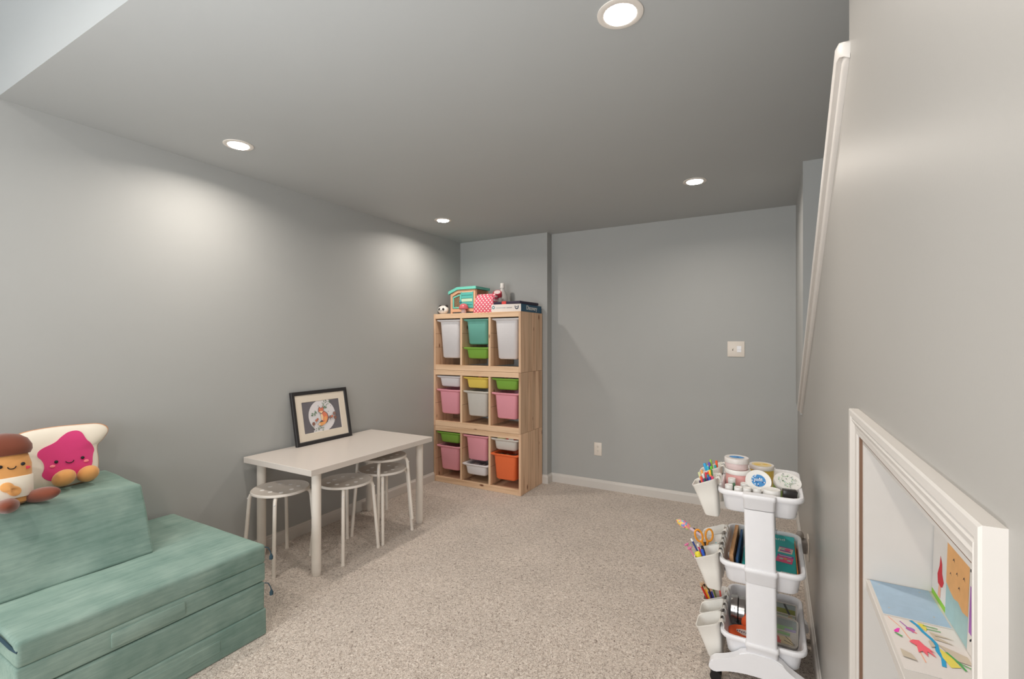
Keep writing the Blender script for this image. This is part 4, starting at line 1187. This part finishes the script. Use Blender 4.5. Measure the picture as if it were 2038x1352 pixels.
for q, (dx, dz, nm) in enumerate(((-.066, -.020, 'pink straw with a round blossom end'), (-.080, -.012, 'taller pink straw with a round blossom end'))):
    tt = stick('party_straw', *seat_in(c3, -.6, -.4, px(c3, dx, -.006+.012*q, dz)), .0022, (214, 140, 168), nm+' in the middle-tier near cup', 'straw', g_)
    bm = B()
    for k in range(5):
        a = 2*PI*k/5; ell(bm, (.006*math.cos(a), .006*math.sin(a), 0), .0045, .0045, .004, nu=8, nv=6)
    h_ = (Vector(px(c3, dx, -.006+.012*q, dz))-tt.location).length
    obj('blossom', bm, mat('blossom_pink', (216, 120, 160), .6), tt, (0, 0, h_), smooth=True)
# scissors in the middle cup of the middle tier
t = thing('scissors', 'orange-handled scissors standing in the middle-tier cup', 'scissors', (c4.location.x-.006, c4.location.y-.004, c4.location.z+.006), (math.radians(-6), math.radians(-6), math.radians(20)))
org = mat('scissor_orange', (244, 160, 50), .4)
for s in (-1, 1):
    bm = B(); prism(bm, [(s*.001, .015), (s*.004, .0), (s*.009, .07), (s*.006, .11), (s*-.002, .11)], lambda p, q: (p[0], s*.0008+(.0008 if q else -.0008), p[1])); obj('blade', bm, mat('steel', (150, 150, 152), .3, metal=.9), t)
    bm = B(); pts = []
    for k in range(21):
        a = 2*PI*k/20
        pts.append((s*.0215+.0150*math.cos(a)+s*.003*math.sin(a), 0, .146+.025*math.sin(a)))
    tube(bm, pts, .0042, 8, caps=False)
    tube(bm, [(s*.006, 0, .092), (s*.008, 0, .11), (s*.013, 0, .124)], .0058, 8)
    obj('handle', bm, org, t, smooth=True)
bm = B(); box(bm, -.006, .006, -.003, .003, .102, .118, .001); obj('pivot', bm, mat('pivot_dark', (60, 60, 56), .5), t)
stick('craft_stick', *seat_in(c4, .75, -.6, px(c4, .026, -.030, -.012)), .0035, (150, 206, 212), 'pale turquoise plastic fork pick in the middle-tier cup beside the scissors', 'tool', None)
# big patterned pen in the far cup of the middle tier
a = Vector(cup_in(c5, .7, .2, .06)); b = Vector(px(c5, -.160, .020, -.012))
t = bpy.data.objects.new('novelty_pen', None); C.objects.link(t); t.location = a; t.rotation_euler = (b-a).to_track_quat('Z', 'Y').to_euler()
tag(t, 'large pen with a rainbow patterned head leaning far out of the middle tier', 'pen')
Lp = (b-a).length
bm = B(); lathe(bm, [(.005, 0), (.0075, .01), (.0075, Lp-.055)], 14); obj('barrel', bm, mat('pen_mauve', (214, 190, 200), .4), t, angle=50)
m_, nt_, N_, L_, P_ = nodes_of('rainbow_plastic')
tc_ = N_.new('ShaderNodeTexCoord'); vo_ = N_.new('ShaderNodeTexVoronoi'); vo_.inputs['Scale'].default_value = 110
hs_ = N_.new('ShaderNodeHueSaturation'); hs_.inputs['Saturation'].default_value = .9; hs_.inputs['Value'].default_value = 1.0
rp_ = ramp(N_, [(0, (244, 90, 130)), (.3, (246, 160, 170)), (.5, (250, 220, 80)), (.7, (110, 210, 200)), (1, (150, 120, 220))])
sx_ = N_.new('ShaderNodeSeparateColor'); L_.new(tc_.outputs['Object'], vo_.inputs['Vector']); L_.new(vo_.outputs['Color'], sx_.inputs[0]); L_.new(sx_.outputs[0], rp_.inputs[0]); L_.new(rp_.outputs[0], P_.inputs['Base Color']); P_.inputs['Roughness'].default_value = .4
bm = B(); lathe(bm, [(.009, Lp-.062), (.016, Lp-.052), (.018, Lp-.030), (.013, Lp-.010), (.004, Lp+.004), (.0, Lp+.006)], 18); hd_ = obj('patterned_head', bm, m_, t, smooth=True)
bm = B(); box(bm, -.003, .003, .0075, .011, .02, Lp-.075, .001); obj('clip', bm, mat('clip_dark', (60, 44, 40), .5), t)
# coloured pencils in the far bottom cup
pc = [((206, 44, 40), 'red'), ((232, 130, 40), 'orange'), ((240, 200, 50), 'yellow'), ((90, 60, 130), 'purple'), ((40, 60, 150), 'dark blue'), ((60, 150, 80), 'green'), ((36, 32, 34), 'black'), ((120, 70, 40), 'brown'), ((196, 60, 40), 'brick red'), ((236, 226, 220), 'white'),
      ((160, 40, 50), 'maroon'), ((244, 150, 60), 'amber'), ((90, 120, 60), 'olive'), ((216, 96, 40), 'rust'), ((140, 200, 90), 'lime')]
rnd = random.Random(11)
for k, (col, nm) in enumerate(pc):
    u = -.9+1.2*(k % 5)/4; v = -.7+.7*(k//5)
    a = Vector(cup_in(c8, u*.6+.2, v*.5, .008)); tip = Vector(px(c8, -.058+.042*(k % 5)/4+rnd.uniform(-.004, .004), -.030+.026*(k//5), .020+rnd.uniform(-.012, .016)-.004*(k % 5)))
    stick('coloured_pencil', a, tip, .0038, col, '%s pencil in the bundle leaning in the far bottom cup' % nm, 'pencil', 'coloured pencils in the far bottom cup', tipcol=(214, 176, 136), tiplen=.016)
stick('coloured_pencil', Vector(cup_in(c8, .7, .2, .01)), Vector(px(c8, .020, .010, .004)), .004, (238, 104, 96), 'coral pencil standing apart in the far bottom cup', 'pencil', 'coloured pencils in the far bottom cup', tipcol=(236, 120, 110))
# crayons
for c, lst, where in ((c7, [((50, 150, 70), -.5, -.5, .078, 'green'), ((226, 60, 90), -.2, -.7, .052, 'red'), ((60, 50, 70), .6, -.6, .070, 'dark violet')], 'middle'), (c6, [((226, 90, 100), .1, -.6, .074, 'coral'), ((80, 76, 120), .4, -.5, .082, 'slate blue'), ((50, 120, 110), -.2, -.7, .064, 'dark teal'), ((200, 160, 120), -.6, -.7, .056, 'tan')], 'nearest')):
    for col, u, v, h_, nm in lst:
        a = Vector(cup_in(c, u, v, .006)); b = Vector(cup_in(c, u*.8-.1, v-.1, h_+.02))
        stick('crayon', a, b, .004, col, '%s crayon inside the %s bottom cup of the cart' % (nm, where), 'crayon', 'crayons in the %s bottom cup' % where, tipcol=col, tiplen=.008)

# --- contents of the top tray (floor of the tray at z .665)
T1 = .747-.0815
def jar(label, x, y, r, h, body, lid, z=T1, tilt=(0, 0, 0), lidh=.018, lidr=1.04, lidmats=None, top=None, group='slime tubs in the top tray', name='slime_tub', cat='tub'):
    t = thing(name, label, cat, (x, y, z), tilt, group)
    bm = B(); lathe(bm, [(r*.9, 0), (r*.96, .004), (r, h-lidh), (r*.98, h-lidh+.002)], 32); obj('tub_body', bm, body, t, smooth=True, angle=50)
    bm = B(); lathe(bm, [(r*lidr, h-lidh), (r*lidr*1.01, h-lidh+.002), (r*lidr*1.01, h-.003), (r*lidr*.97, h), (r*lidr*.90, h-.0008), (0, h-.0010)], 36); ld = obj('lid', bm, lid, t, angle=40)
    if top:
        mi_mats, shapes = top
        bm = B(); art(bm, (0, 0, h-.0006), (1, 0, 0), (0, 1, 0), shapes, .00012); obj('lid_label', bm, mi_mats, ld)
    return t
lidw = mat('tub_lid', (238, 236, 232), .4)
lidc = mat('tub_lid_milky', (226, 220, 216), .3)
pinks = mat('slime_pink', (232, 172, 168), .45, noise=.14, nscale=60, bump=.6, bscale=60)
yel = mat('slime_yellow', (228, 190, 84), .4, noise=.05)
lm = [mat('label_blue', (74, 146, 206), .5, noise=.3, nscale=150), mat('label_navy', (36, 84, 150), .5), mat('label_white', (230, 234, 238), .5), mat('label_ring', (110, 150, 190), .5)]
def blue_label(r):
    rnd = random.Random(2)
    s = [(0, circ(0, 0, r, 24))]
    for k in range(26):
        a = rnd.uniform(0, 2*PI); q = r*math.sqrt(rnd.random())*.9
        s.append((rnd.choice((1, 2, 1, 0, 2)), circ(q*math.cos(a), q*math.sin(a), r*.09, 6, r*.13)))
    for k in range(6):
        s.append((2, rect(-r*.6+k*r*.2, -r*.15, -r*.5+k*r*.2, r*.25)))
    return (lm, s)
jar('pale pink slime tub with white lid, lower of the stacked pair in the top tray', -.134, 2.205, .047, .126, pinks, lidw, top=([pinks], [(0, circ(0, 0, .038, 24))]))
jar('clear tub with a blue lid label, stacked on the pink slime tub', -.139, 2.208, .0455, .046, mat('slime_pale', (226, 204, 202), .3, noise=.05), lidc, z=T1+.1265, lidh=.020, top=(lm+[pinks], [(3, circ(-.0, .004, .030, 20, .022)), (0, circ(0, .004, .026, 18, .018)), (1, circ(.004, .004, .006, 8))]))
jar('tub of yellow slime with a milky lid at the back of the top tray', -.048, 2.335, .047, .1245, yel, lidc, top=([mat('label_cream', (232, 208, 150), .4, noise=.12, nscale=60), yel], [(0, circ(0, 0, .039, 24)), (1, circ(.014, .006, .012, 10)), (1, circ(-.016, -.008, .014, 10))]))
jar('white-lidded tub tipped forward, its round blue label facing out, in the top tray', -.060, 2.165, .045, .050, mat('slime_white', (226, 222, 216), .4), lidw, z=T1+.074, tilt=(math.radians(50), 0, math.radians(8)), top=blue_label(.026))
grs = [mat('floral_green', (120, 156, 120), .5), mat('floral_dark', (84, 92, 84), .5), mat('floral_aqua', (170, 206, 206), .5), mat('floral_leaf', (130, 190, 120), .5)]
rnd = random.Random(9); fs = []
for k in range(70):
    a = rnd.uniform(0, 2*PI); q = rnd.uniform(.015, .037); mi = rnd.choice((0, 0, 1, 2, 3, 1)); aa = rnd.uniform(0, 2*PI); L2 = rnd.uniform(.004, .009)
    x_, y_ = q*math.cos(a), q*math.sin(a)
    fs.append((mi, [(x_, y_), (x_+L2*.5*math.cos(aa+.5), y_+L2*.5*math.sin(aa+.5)), (x_+L2*math.cos(aa), y_+L2*math.sin(aa)), (x_+L2*.5*math.cos(aa-.5), y_+L2*.5*math.sin(aa-.5))]))
jar('green slime tub with a leafy patterned white lid, tilted in the top tray', .036, 2.235, .048, .084, mat('slime_green', (150, 190, 96), .4, noise=.2, nscale=60), lidw, z=T1+.026, tilt=(math.radians(26), math.radians(9), 0), top=(grs, fs))
bm = B(); box(bm, -.024, .024, -.016, .016, 0, .090, .003, 2)
tag(obj('black_block', bm, mat('black_glossy', (40, 36, 34), .25), None, (.052, 2.108, T1+.001), (0, 0, .1), angle=40), 'small glossy black jar at the right front of the top tray', 'jar')
jar('low wide white-lidded pot at the front of the top tray', -.008, 2.083, .029, .091, mat('pot_clear', (222, 220, 216), .3), lidw, lidh=.022, group='small white-capped pots in the top tray', name='small_pot', cat='pot')
pot_labels = ['front', 'second', 'third']
for k, (x, y, z, lab) in enumerate(((-.158, 2.066, 0, 'small white-capped pot in the near left corner of the top tray'), (-.152, 2.130, .010, 'small white-capped pot, raised behind the near left corner pot'), (-.124, 2.058, -.002, 'small white-capped pot, second from the left at the tray front'), (-.093, 2.062, -.002, 'small white-capped pot beside the column, left of the tipped tub'), (-.058, 2.072, -.002, 'small white-capped pot directly in front of the tipped tub'), (-.105, 2.118, .0, 'small white-capped pot in the second row, before the pink slime'))):
    jar(lab, x, y, .0140, .0915+z, mat('pot_clear', (222, 220, 216), .3), lidw, lidh=.018, group='small white-capped pots in the top tray', name='small_pot', cat='pot')
bm = B(); lathe(bm, [(.006, 0), (.006, .085), (.003, .092)], 10, 0, 0, mi=0); lathe(bm, [(.009, -.004), (.009, .0)], 10, 0, 0, mi=1)
tag(obj('paint_dropper', bm, [mat('dropper_green', (70, 110, 80), .4), mat('dropper_amber', (220, 180, 80), .4)], None, (-.141, 2.080, T1+.005)), 'tiny green and amber vial between the pots at the tray front', 'vial')

# --- middle tray
T2 = .467-.0815
def book(name, label, cat, x0, x1, y0, y1, z0, z1, m, tilt=0, group=None, page=True):
    """upright or leaning book: pivot at lower x0 edge"""
    t = thing(name, label, cat, (x0, y0, z0), (0, tilt, 0), group)
    w2, d2, h2 = x1-x0, y1-y0, z1-z0
    bm = B(); box(bm, 0, .0015, 0, d2, 0, h2); box(bm, w2-.0015, w2, 0, d2, 0, h2); box(bm, 0, w2, d2-.0015, d2, 0, h2); obj('cover', bm, m, t)
    bm = B(); box(bm, .0016, w2-.0016, .002, d2-.0016, .002, h2-.002); obj('pages', bm, m if not page else mat('pages', (232, 226, 214), .8), t)
    return t
book('craft_book', 'tan brown album standing at the left of the middle tray', 'book', -.150, -.136, 2.075, 2.42, T2, T2+.090, mat('kraft_brown', (196, 150, 106), .7, noise=.06), math.radians(-5), page=False)
book('notebook', 'blue notebook standing between the tan album and the teal box', 'book', -.131, -.123, 2.075, 2.40, T2, T2+.080, mat('note_blue', (52, 92, 140), .6), math.radians(-2), page=False)
# teal activity box, tilted: near edge low
t = thing('activity_book', 'large teal activity book with colourful cards, lying sloped in the middle tray', 'book', (-.018, 2.245, T2+.033), (math.radians(4.5), math.radians(0), 0))
tealm = mat('book_teal', (34, 180, 178), .45, noise=.05, nscale=6)
bm = B(); box(bm, -.095, .095, -.184, .184, .000, .028, .0015, 1)
bk = obj('cover', bm, tealm, t)
cm = [mat('card_cream', (232, 206, 196), .5), mat('card_purple', (150, 76, 160), .5, noise=.2, nscale=120), mat('card_pink', (236, 96, 140), .5, noise=.2, nscale=90), mat('card_blue', (90, 130, 190), .5), mat('card_yellow', (214, 190, 80), .5), mat('card_grey', (180, 196, 190), .5, noise=.2, nscale=120),
      mat('card_orange', (232, 104, 70), .5), mat('card_white', (232, 230, 224), .5), mat('card_ink', (50, 44, 50), .5)]
def rot2(pts, a, cx, cy_):
    return [(cx+(x*math.cos(a)-y*math.sin(a)), cy_+(x*math.sin(a)+y*math.cos(a))) for x, y in pts]
a_ = math.radians(-8)
cards = [(0, rot2(rect(-.026, -.026, .026, .026), a_, .060, .045)), (1, rot2(rect(-.020, -.016, .020, -.006), a_, .060, .047)), (2, rot2(circ(.006, .006, .011, 12), a_, .060, .045)), (1, rot2(rect(-.026, .020, .026, .026), a_, .060, .045)), (5, rot2(rect(-.018, .0, -.004, .014), a_, .060, .045)),
         (2, rot2(rect(-.029, -.036, .029, .030), a_, .056, -.030)), (1, rot2(rect(-.029, .012, .029, .030), a_, .056, -.030)), (7, rot2(rect(-.024, .019, .022, .023), a_, .056, -.030)), (5, rot2(circ(-.012, -.006, .008, 8), a_, .056, -.030)), (5, rot2(circ(.016, -.012, .008, 8), a_, .056, -.030)), (4, rot2(circ(.002, -.002, .006, 8), a_, .056, -.030)),
         (4, rect(-.012, .012, .012, .046)), (3, rect(-.014, -.010, .014, .010)), (5, rect(-.016, -.050, .012, -.012)),
         (6, [(-.078, -.010), (-.030, -.016), (-.040, -.085)]), (4, [(-.070, -.018), (-.040, -.022), (-.050, -.040)]), (3, circ(-.046, -.050, .012, 10)), (0, [(-.062, .040), (-.040, .044), (-.050, .020)]),
         ]
barcode = [(7, rect(.040, -.172, .092, -.138))]
for k in range(13):
    barcode.append((8, rect(.044+k*.0035, -.170, .0452+k*.0035+(.001 if k % 3 else 0), -.142)))
bm = B(); art(bm, (0, 0, .0284), (1, 0, 0), (0, 1, 0), cards, .0001); obj('cover_print', bm, cm, bk)
bm = B(); art(bm, (0, 0, .0284), (1, 0, 0), (0, 1, 0), barcode, .0001); obj('barcode', bm, cm, bk)
text_mesh('cover_lettering', 'Sand', .030, cm[7], bk, (.032, .140, .0286), (0, 0, 0), .0002)
book('colouring_book', 'thin orange-edged book squeezed right of the teal book in the middle tray', 'book', .0765, .0795, 2.08, 2.40, T2+.03, T2+.070, mat('edge_orange', (206, 122, 60), .6, noise=.2, nscale=30))
for k, (x, y, col, nm) in enumerate(((-.166, 2.17, (214, 30, 40), 'red'), (-.164, 2.085, (60, 52, 60), 'charcoal'), (-.166, 2.21, (210, 214, 220), 'pale silver'), (-.165, 2.120, (224, 220, 220), 'white'))):
    bm = B(); ell(bm, (0, 0, 0), .012, .016, .011)
    tag(obj('craft_pompom', bm, mat('pom_%d' % k, col, .6), None, (x, y, T2+.018+.006*k % .02), smooth=True), '%s craft bauble at the left edge of the middle tray' % nm, 'craft item', 'baubles in the middle tray')

# --- bottom tray
T3 = .184-.0815
steel = mat('tin_steel', (190, 190, 190), .22, metal=.95)
t = thing('round_tin', 'round silver tin standing on edge in the bottom tray', 'tin', (-.150, 2.265, T3+.060))
Mr = Matrix.Rotation(PI/2, 4, 'Y')
bm = B(); lathe(bm, [(.05, -.014), (.056, -.012), (.056, .002), (.0575, .003), (.0575, .013), (.053, .015), (0, .015)], 40, mtx=Mr); obj('tin_body', bm, steel, t, smooth=True, angle=40)
t = thing('round_tin', 'second silver tin on edge, right of the first in the bottom tray', 'tin', (-.121, 2.262, T3+.060))
bm = B(); lathe(bm, [(.05, -.013), (.056, -.011), (.056, .011), (.053, .013), (0, .013)], 40, mtx=Mr); obj('tin_body', bm, steel, t, smooth=True, angle=40)
t = thing('clear_case', 'clear hinged case with rounded corners standing behind the cart column, bottom tray', 'case', (-.066, 2.30, T3+.052), (math.radians(-18), 0, math.radians(12)))
bm = B(); loft(bm, [[(x, z, y) for x, y, z in rr(.082, .096, .018, zz)] for zz in (-.009, .009)]); obj('case_shell', bm, mat('case_frost', (206, 196, 184), .25), t, angle=40)
bm = B(); loft(bm, [[(x, z, y) for x, y, z in rr(.048, .060, .008, zz)] for zz in (-.0105, -.0092)]); obj('window', bm, mat('case_window', (150, 148, 148), .15), t)
oran = mat('putty_orange', (238, 100, 52), .45)
t = thing('putty_tin', 'flat orange oval container with a white logo, lying at the front of the bottom tray', 'container', (-.108, 2.150, T3+.020), (math.radians(18), math.radians(2), math.radians(-6)))
bm = B(); loft(bm, [ring(.058, -.010, 40, ry=.036), ring(.062, -.006, 40, ry=.040), ring(.062, .008, 40, ry=.040), ring(.057, .013, 40, ry=.035)]); bb = obj('container_body', bm, oran, t, smooth=True, angle=40)
rnd = random.Random(4)
sh3 = [(0, [(-.030, .006), (-.012, .014), (.010, .016), (.028, .008), (.034, -.004), (.020, -.012), (-.004, -.012), (-.026, -.004)])]
for k in range(7):
    sh3.append((1, rect(-.026+k*.008, -.003+.002*(k % 2), -.0225+k*.008, .004+.002*(k % 2))))
bm = B(); art(bm, (0, 0, .0132), (1, 0, 0), (0, 1, 0), sh3, .00015); obj('logo', bm, [mat('logo_white', (236, 214, 206), .5), mat('logo_ink', (70, 60, 96), .5)], bb)
t = thing('putty_tin', 'upright orange container half hidden by the column in the bottom tray', 'container', (-.085, 2.215, T3+.042), (math.radians(80), 0, math.radians(35)))
bm = B(); lathe(bm, [(.034, -.010), (.038, -.008), (.038, .008), (.034, .010)], 32); obj('container_body', bm, oran, t, smooth=True, angle=40)
for k, (x, y, z) in enumerate(((-.128, 2.212, .012), (-.122, 2.208, .021), (-.116, 2.204, .030))):
    bm = B(); tube(bm, [(.014*math.cos(a*PI/8), .010*math.sin(a*PI/8), .002*math.sin(a)) for a in range(17)], .0028, 6)
    tag(obj('metal_ring', bm, steel, None, (x, y, T3+z), (.4, .3, k), smooth=True), ('lowest', 'middle', 'topmost')[k]+' loose silver ring beside the orange containers in the bottom tray', 'ring', 'silver rings in the bottom tray')
bm = B(); box(bm, -.030, .030, -.020, .020, 0, .024, .003)
tag(obj('maroon_box', bm, mat('maroon_card', (96, 50, 62), .6), None, (-.085, 2.205, T3+.002), (0, 0, -.3)), 'small maroon box under the orange containers in the bottom tray', 'box')
# right side: two clear pouches leaning back and a dark packet below
def pouch(label, loc, rot, w_, h_, bands, r=.018):
    t = thing('clear_pouch', label, 'pouch', loc, rot, 'clear pouches in the bottom tray')
    bm = B(); loft(bm, [[(x, y, z) for x, y, z in rr(w_, h_, r, zz)] for zz in (-.010, -.006)]+[rr(w_-.008, h_-.008, r, -.001)]); obj('pouch_body', bm, mat('pouch_frost', (196, 192, 184), .2), t, smooth=True, angle=40)
    bm = B(); art(bm, (0, 0, -.0008), (1, 0, 0), (0, 1, 0), bands, .0001); obj('contents', bm, pmats, t)
    bm = B()
    lo = [rr(w_, h_, r, -.002), rr(w_, h_, r, .002), rr(w_-.006, h_-.006, r, .002), rr(w_-.006, h_-.006, r, -.002)]
    loft(bm, lo, closed=True); obj('piping', bm, mat('pouch_rim', (206, 200, 190), .35), t, smooth=True, angle=50)
    bm = B(); box(bm, -w_/2+.004, w_/2-.004, -.002, .002, 0, .0035, .001); obj('zip', bm, mat('pouch_rim', (206, 200, 190), .35), t)
    return t
pmats = [mat('pc_grey', (150, 158, 156), .4, noise=.15, nscale=40), mat('pc_green', (150, 186, 140), .4, noise=.25, nscale=60), mat('pc_red', (222, 120, 120), .4, noise=.2, nscale=50), mat('pc_cream', (220, 206, 170), .4, noise=.15, nscale=60), mat('pc_lilac', (170, 160, 190), .4), mat('pc_dark', (84, 86, 84), .4), mat('pc_scarlet', (206, 50, 60), .4), mat('pc_olive', (136, 140, 80), .4, noise=.2, nscale=60), mat('pc_mint', (206, 216, 200), .4, noise=.12, nscale=50), mat('pc_teal', (110, 140, 150), .4)]
pouch('clear zip pouch with red and green supplies leaning at the right of the bottom tray', (.026, 2.215, T3+.046), (math.radians(36), 0, math.radians(-3)), .118, .115,
      [(0, rect(-.052, .010, .052, .050)), (1, rect(-.030, .004, .040, .022)), (4, rect(.010, .004, .050, .014)), (2, [(-.054, -.050), (-.054, -.010), (-.02, -.018), (.010, -.040), (.005, -.050)]), (1, rect(-.02, -.014, .03, -.004)), (3, [(-.01, -.020), (.03, -.020), (.046, -.048), (.0, -.050)]), (5, line2([(.01, -.035), (.045, -.046)], .002)), (5, line2([(.015, -.02), (.048, -.044)], .002)), (2, line2([(-.05, -.044), (.0, -.040)], .004))])
pouch('printed clear packet with red lettering at the back right of the bottom tray', (.026, 2.335, T3+.054), (math.radians(36), 0, math.radians(-3)), .116, .100,
      [(7, rect(-.052, .006, .052, .046)), (0, rect(-.052, .026, .052, .046)), (8, rect(-.052, -.046, .052, .004)), (6, rect(-.046, -.010, -.018, .000)), (9, circ(-.024, -.028, .014, 10, .010)), (8, circ(-.018, -.032, .006, 8)), (5, line2([(.010, .046), (.034, -.002)], .008)), (2, circ(.034, -.014, .009, 10)), (3, circ(.034, -.004, .008, 10)), (3, rect(-.010, -.020, .020, -.016))], r=.006)
bm = B(); box(bm, -.060, .050, -.030, .030, 0, .012, .002, mi=0); box(bm, -.058, -.044, -.031, .020, .002, .0145, .001, mi=1); box(bm, -.020, -.010, -.032, -.020, .004, .013, .001, mi=2)
tag(obj('stationery_pack', bm, [mat('pack_dark', (56, 66, 70), .4), oran, mat('pack_yellow', (214, 200, 70), .5)], None, (.036, 2.105, T3+.003), (.1, 0, -.04)), 'dark packet with an orange end under the clear pouch, bottom tray', 'packet')
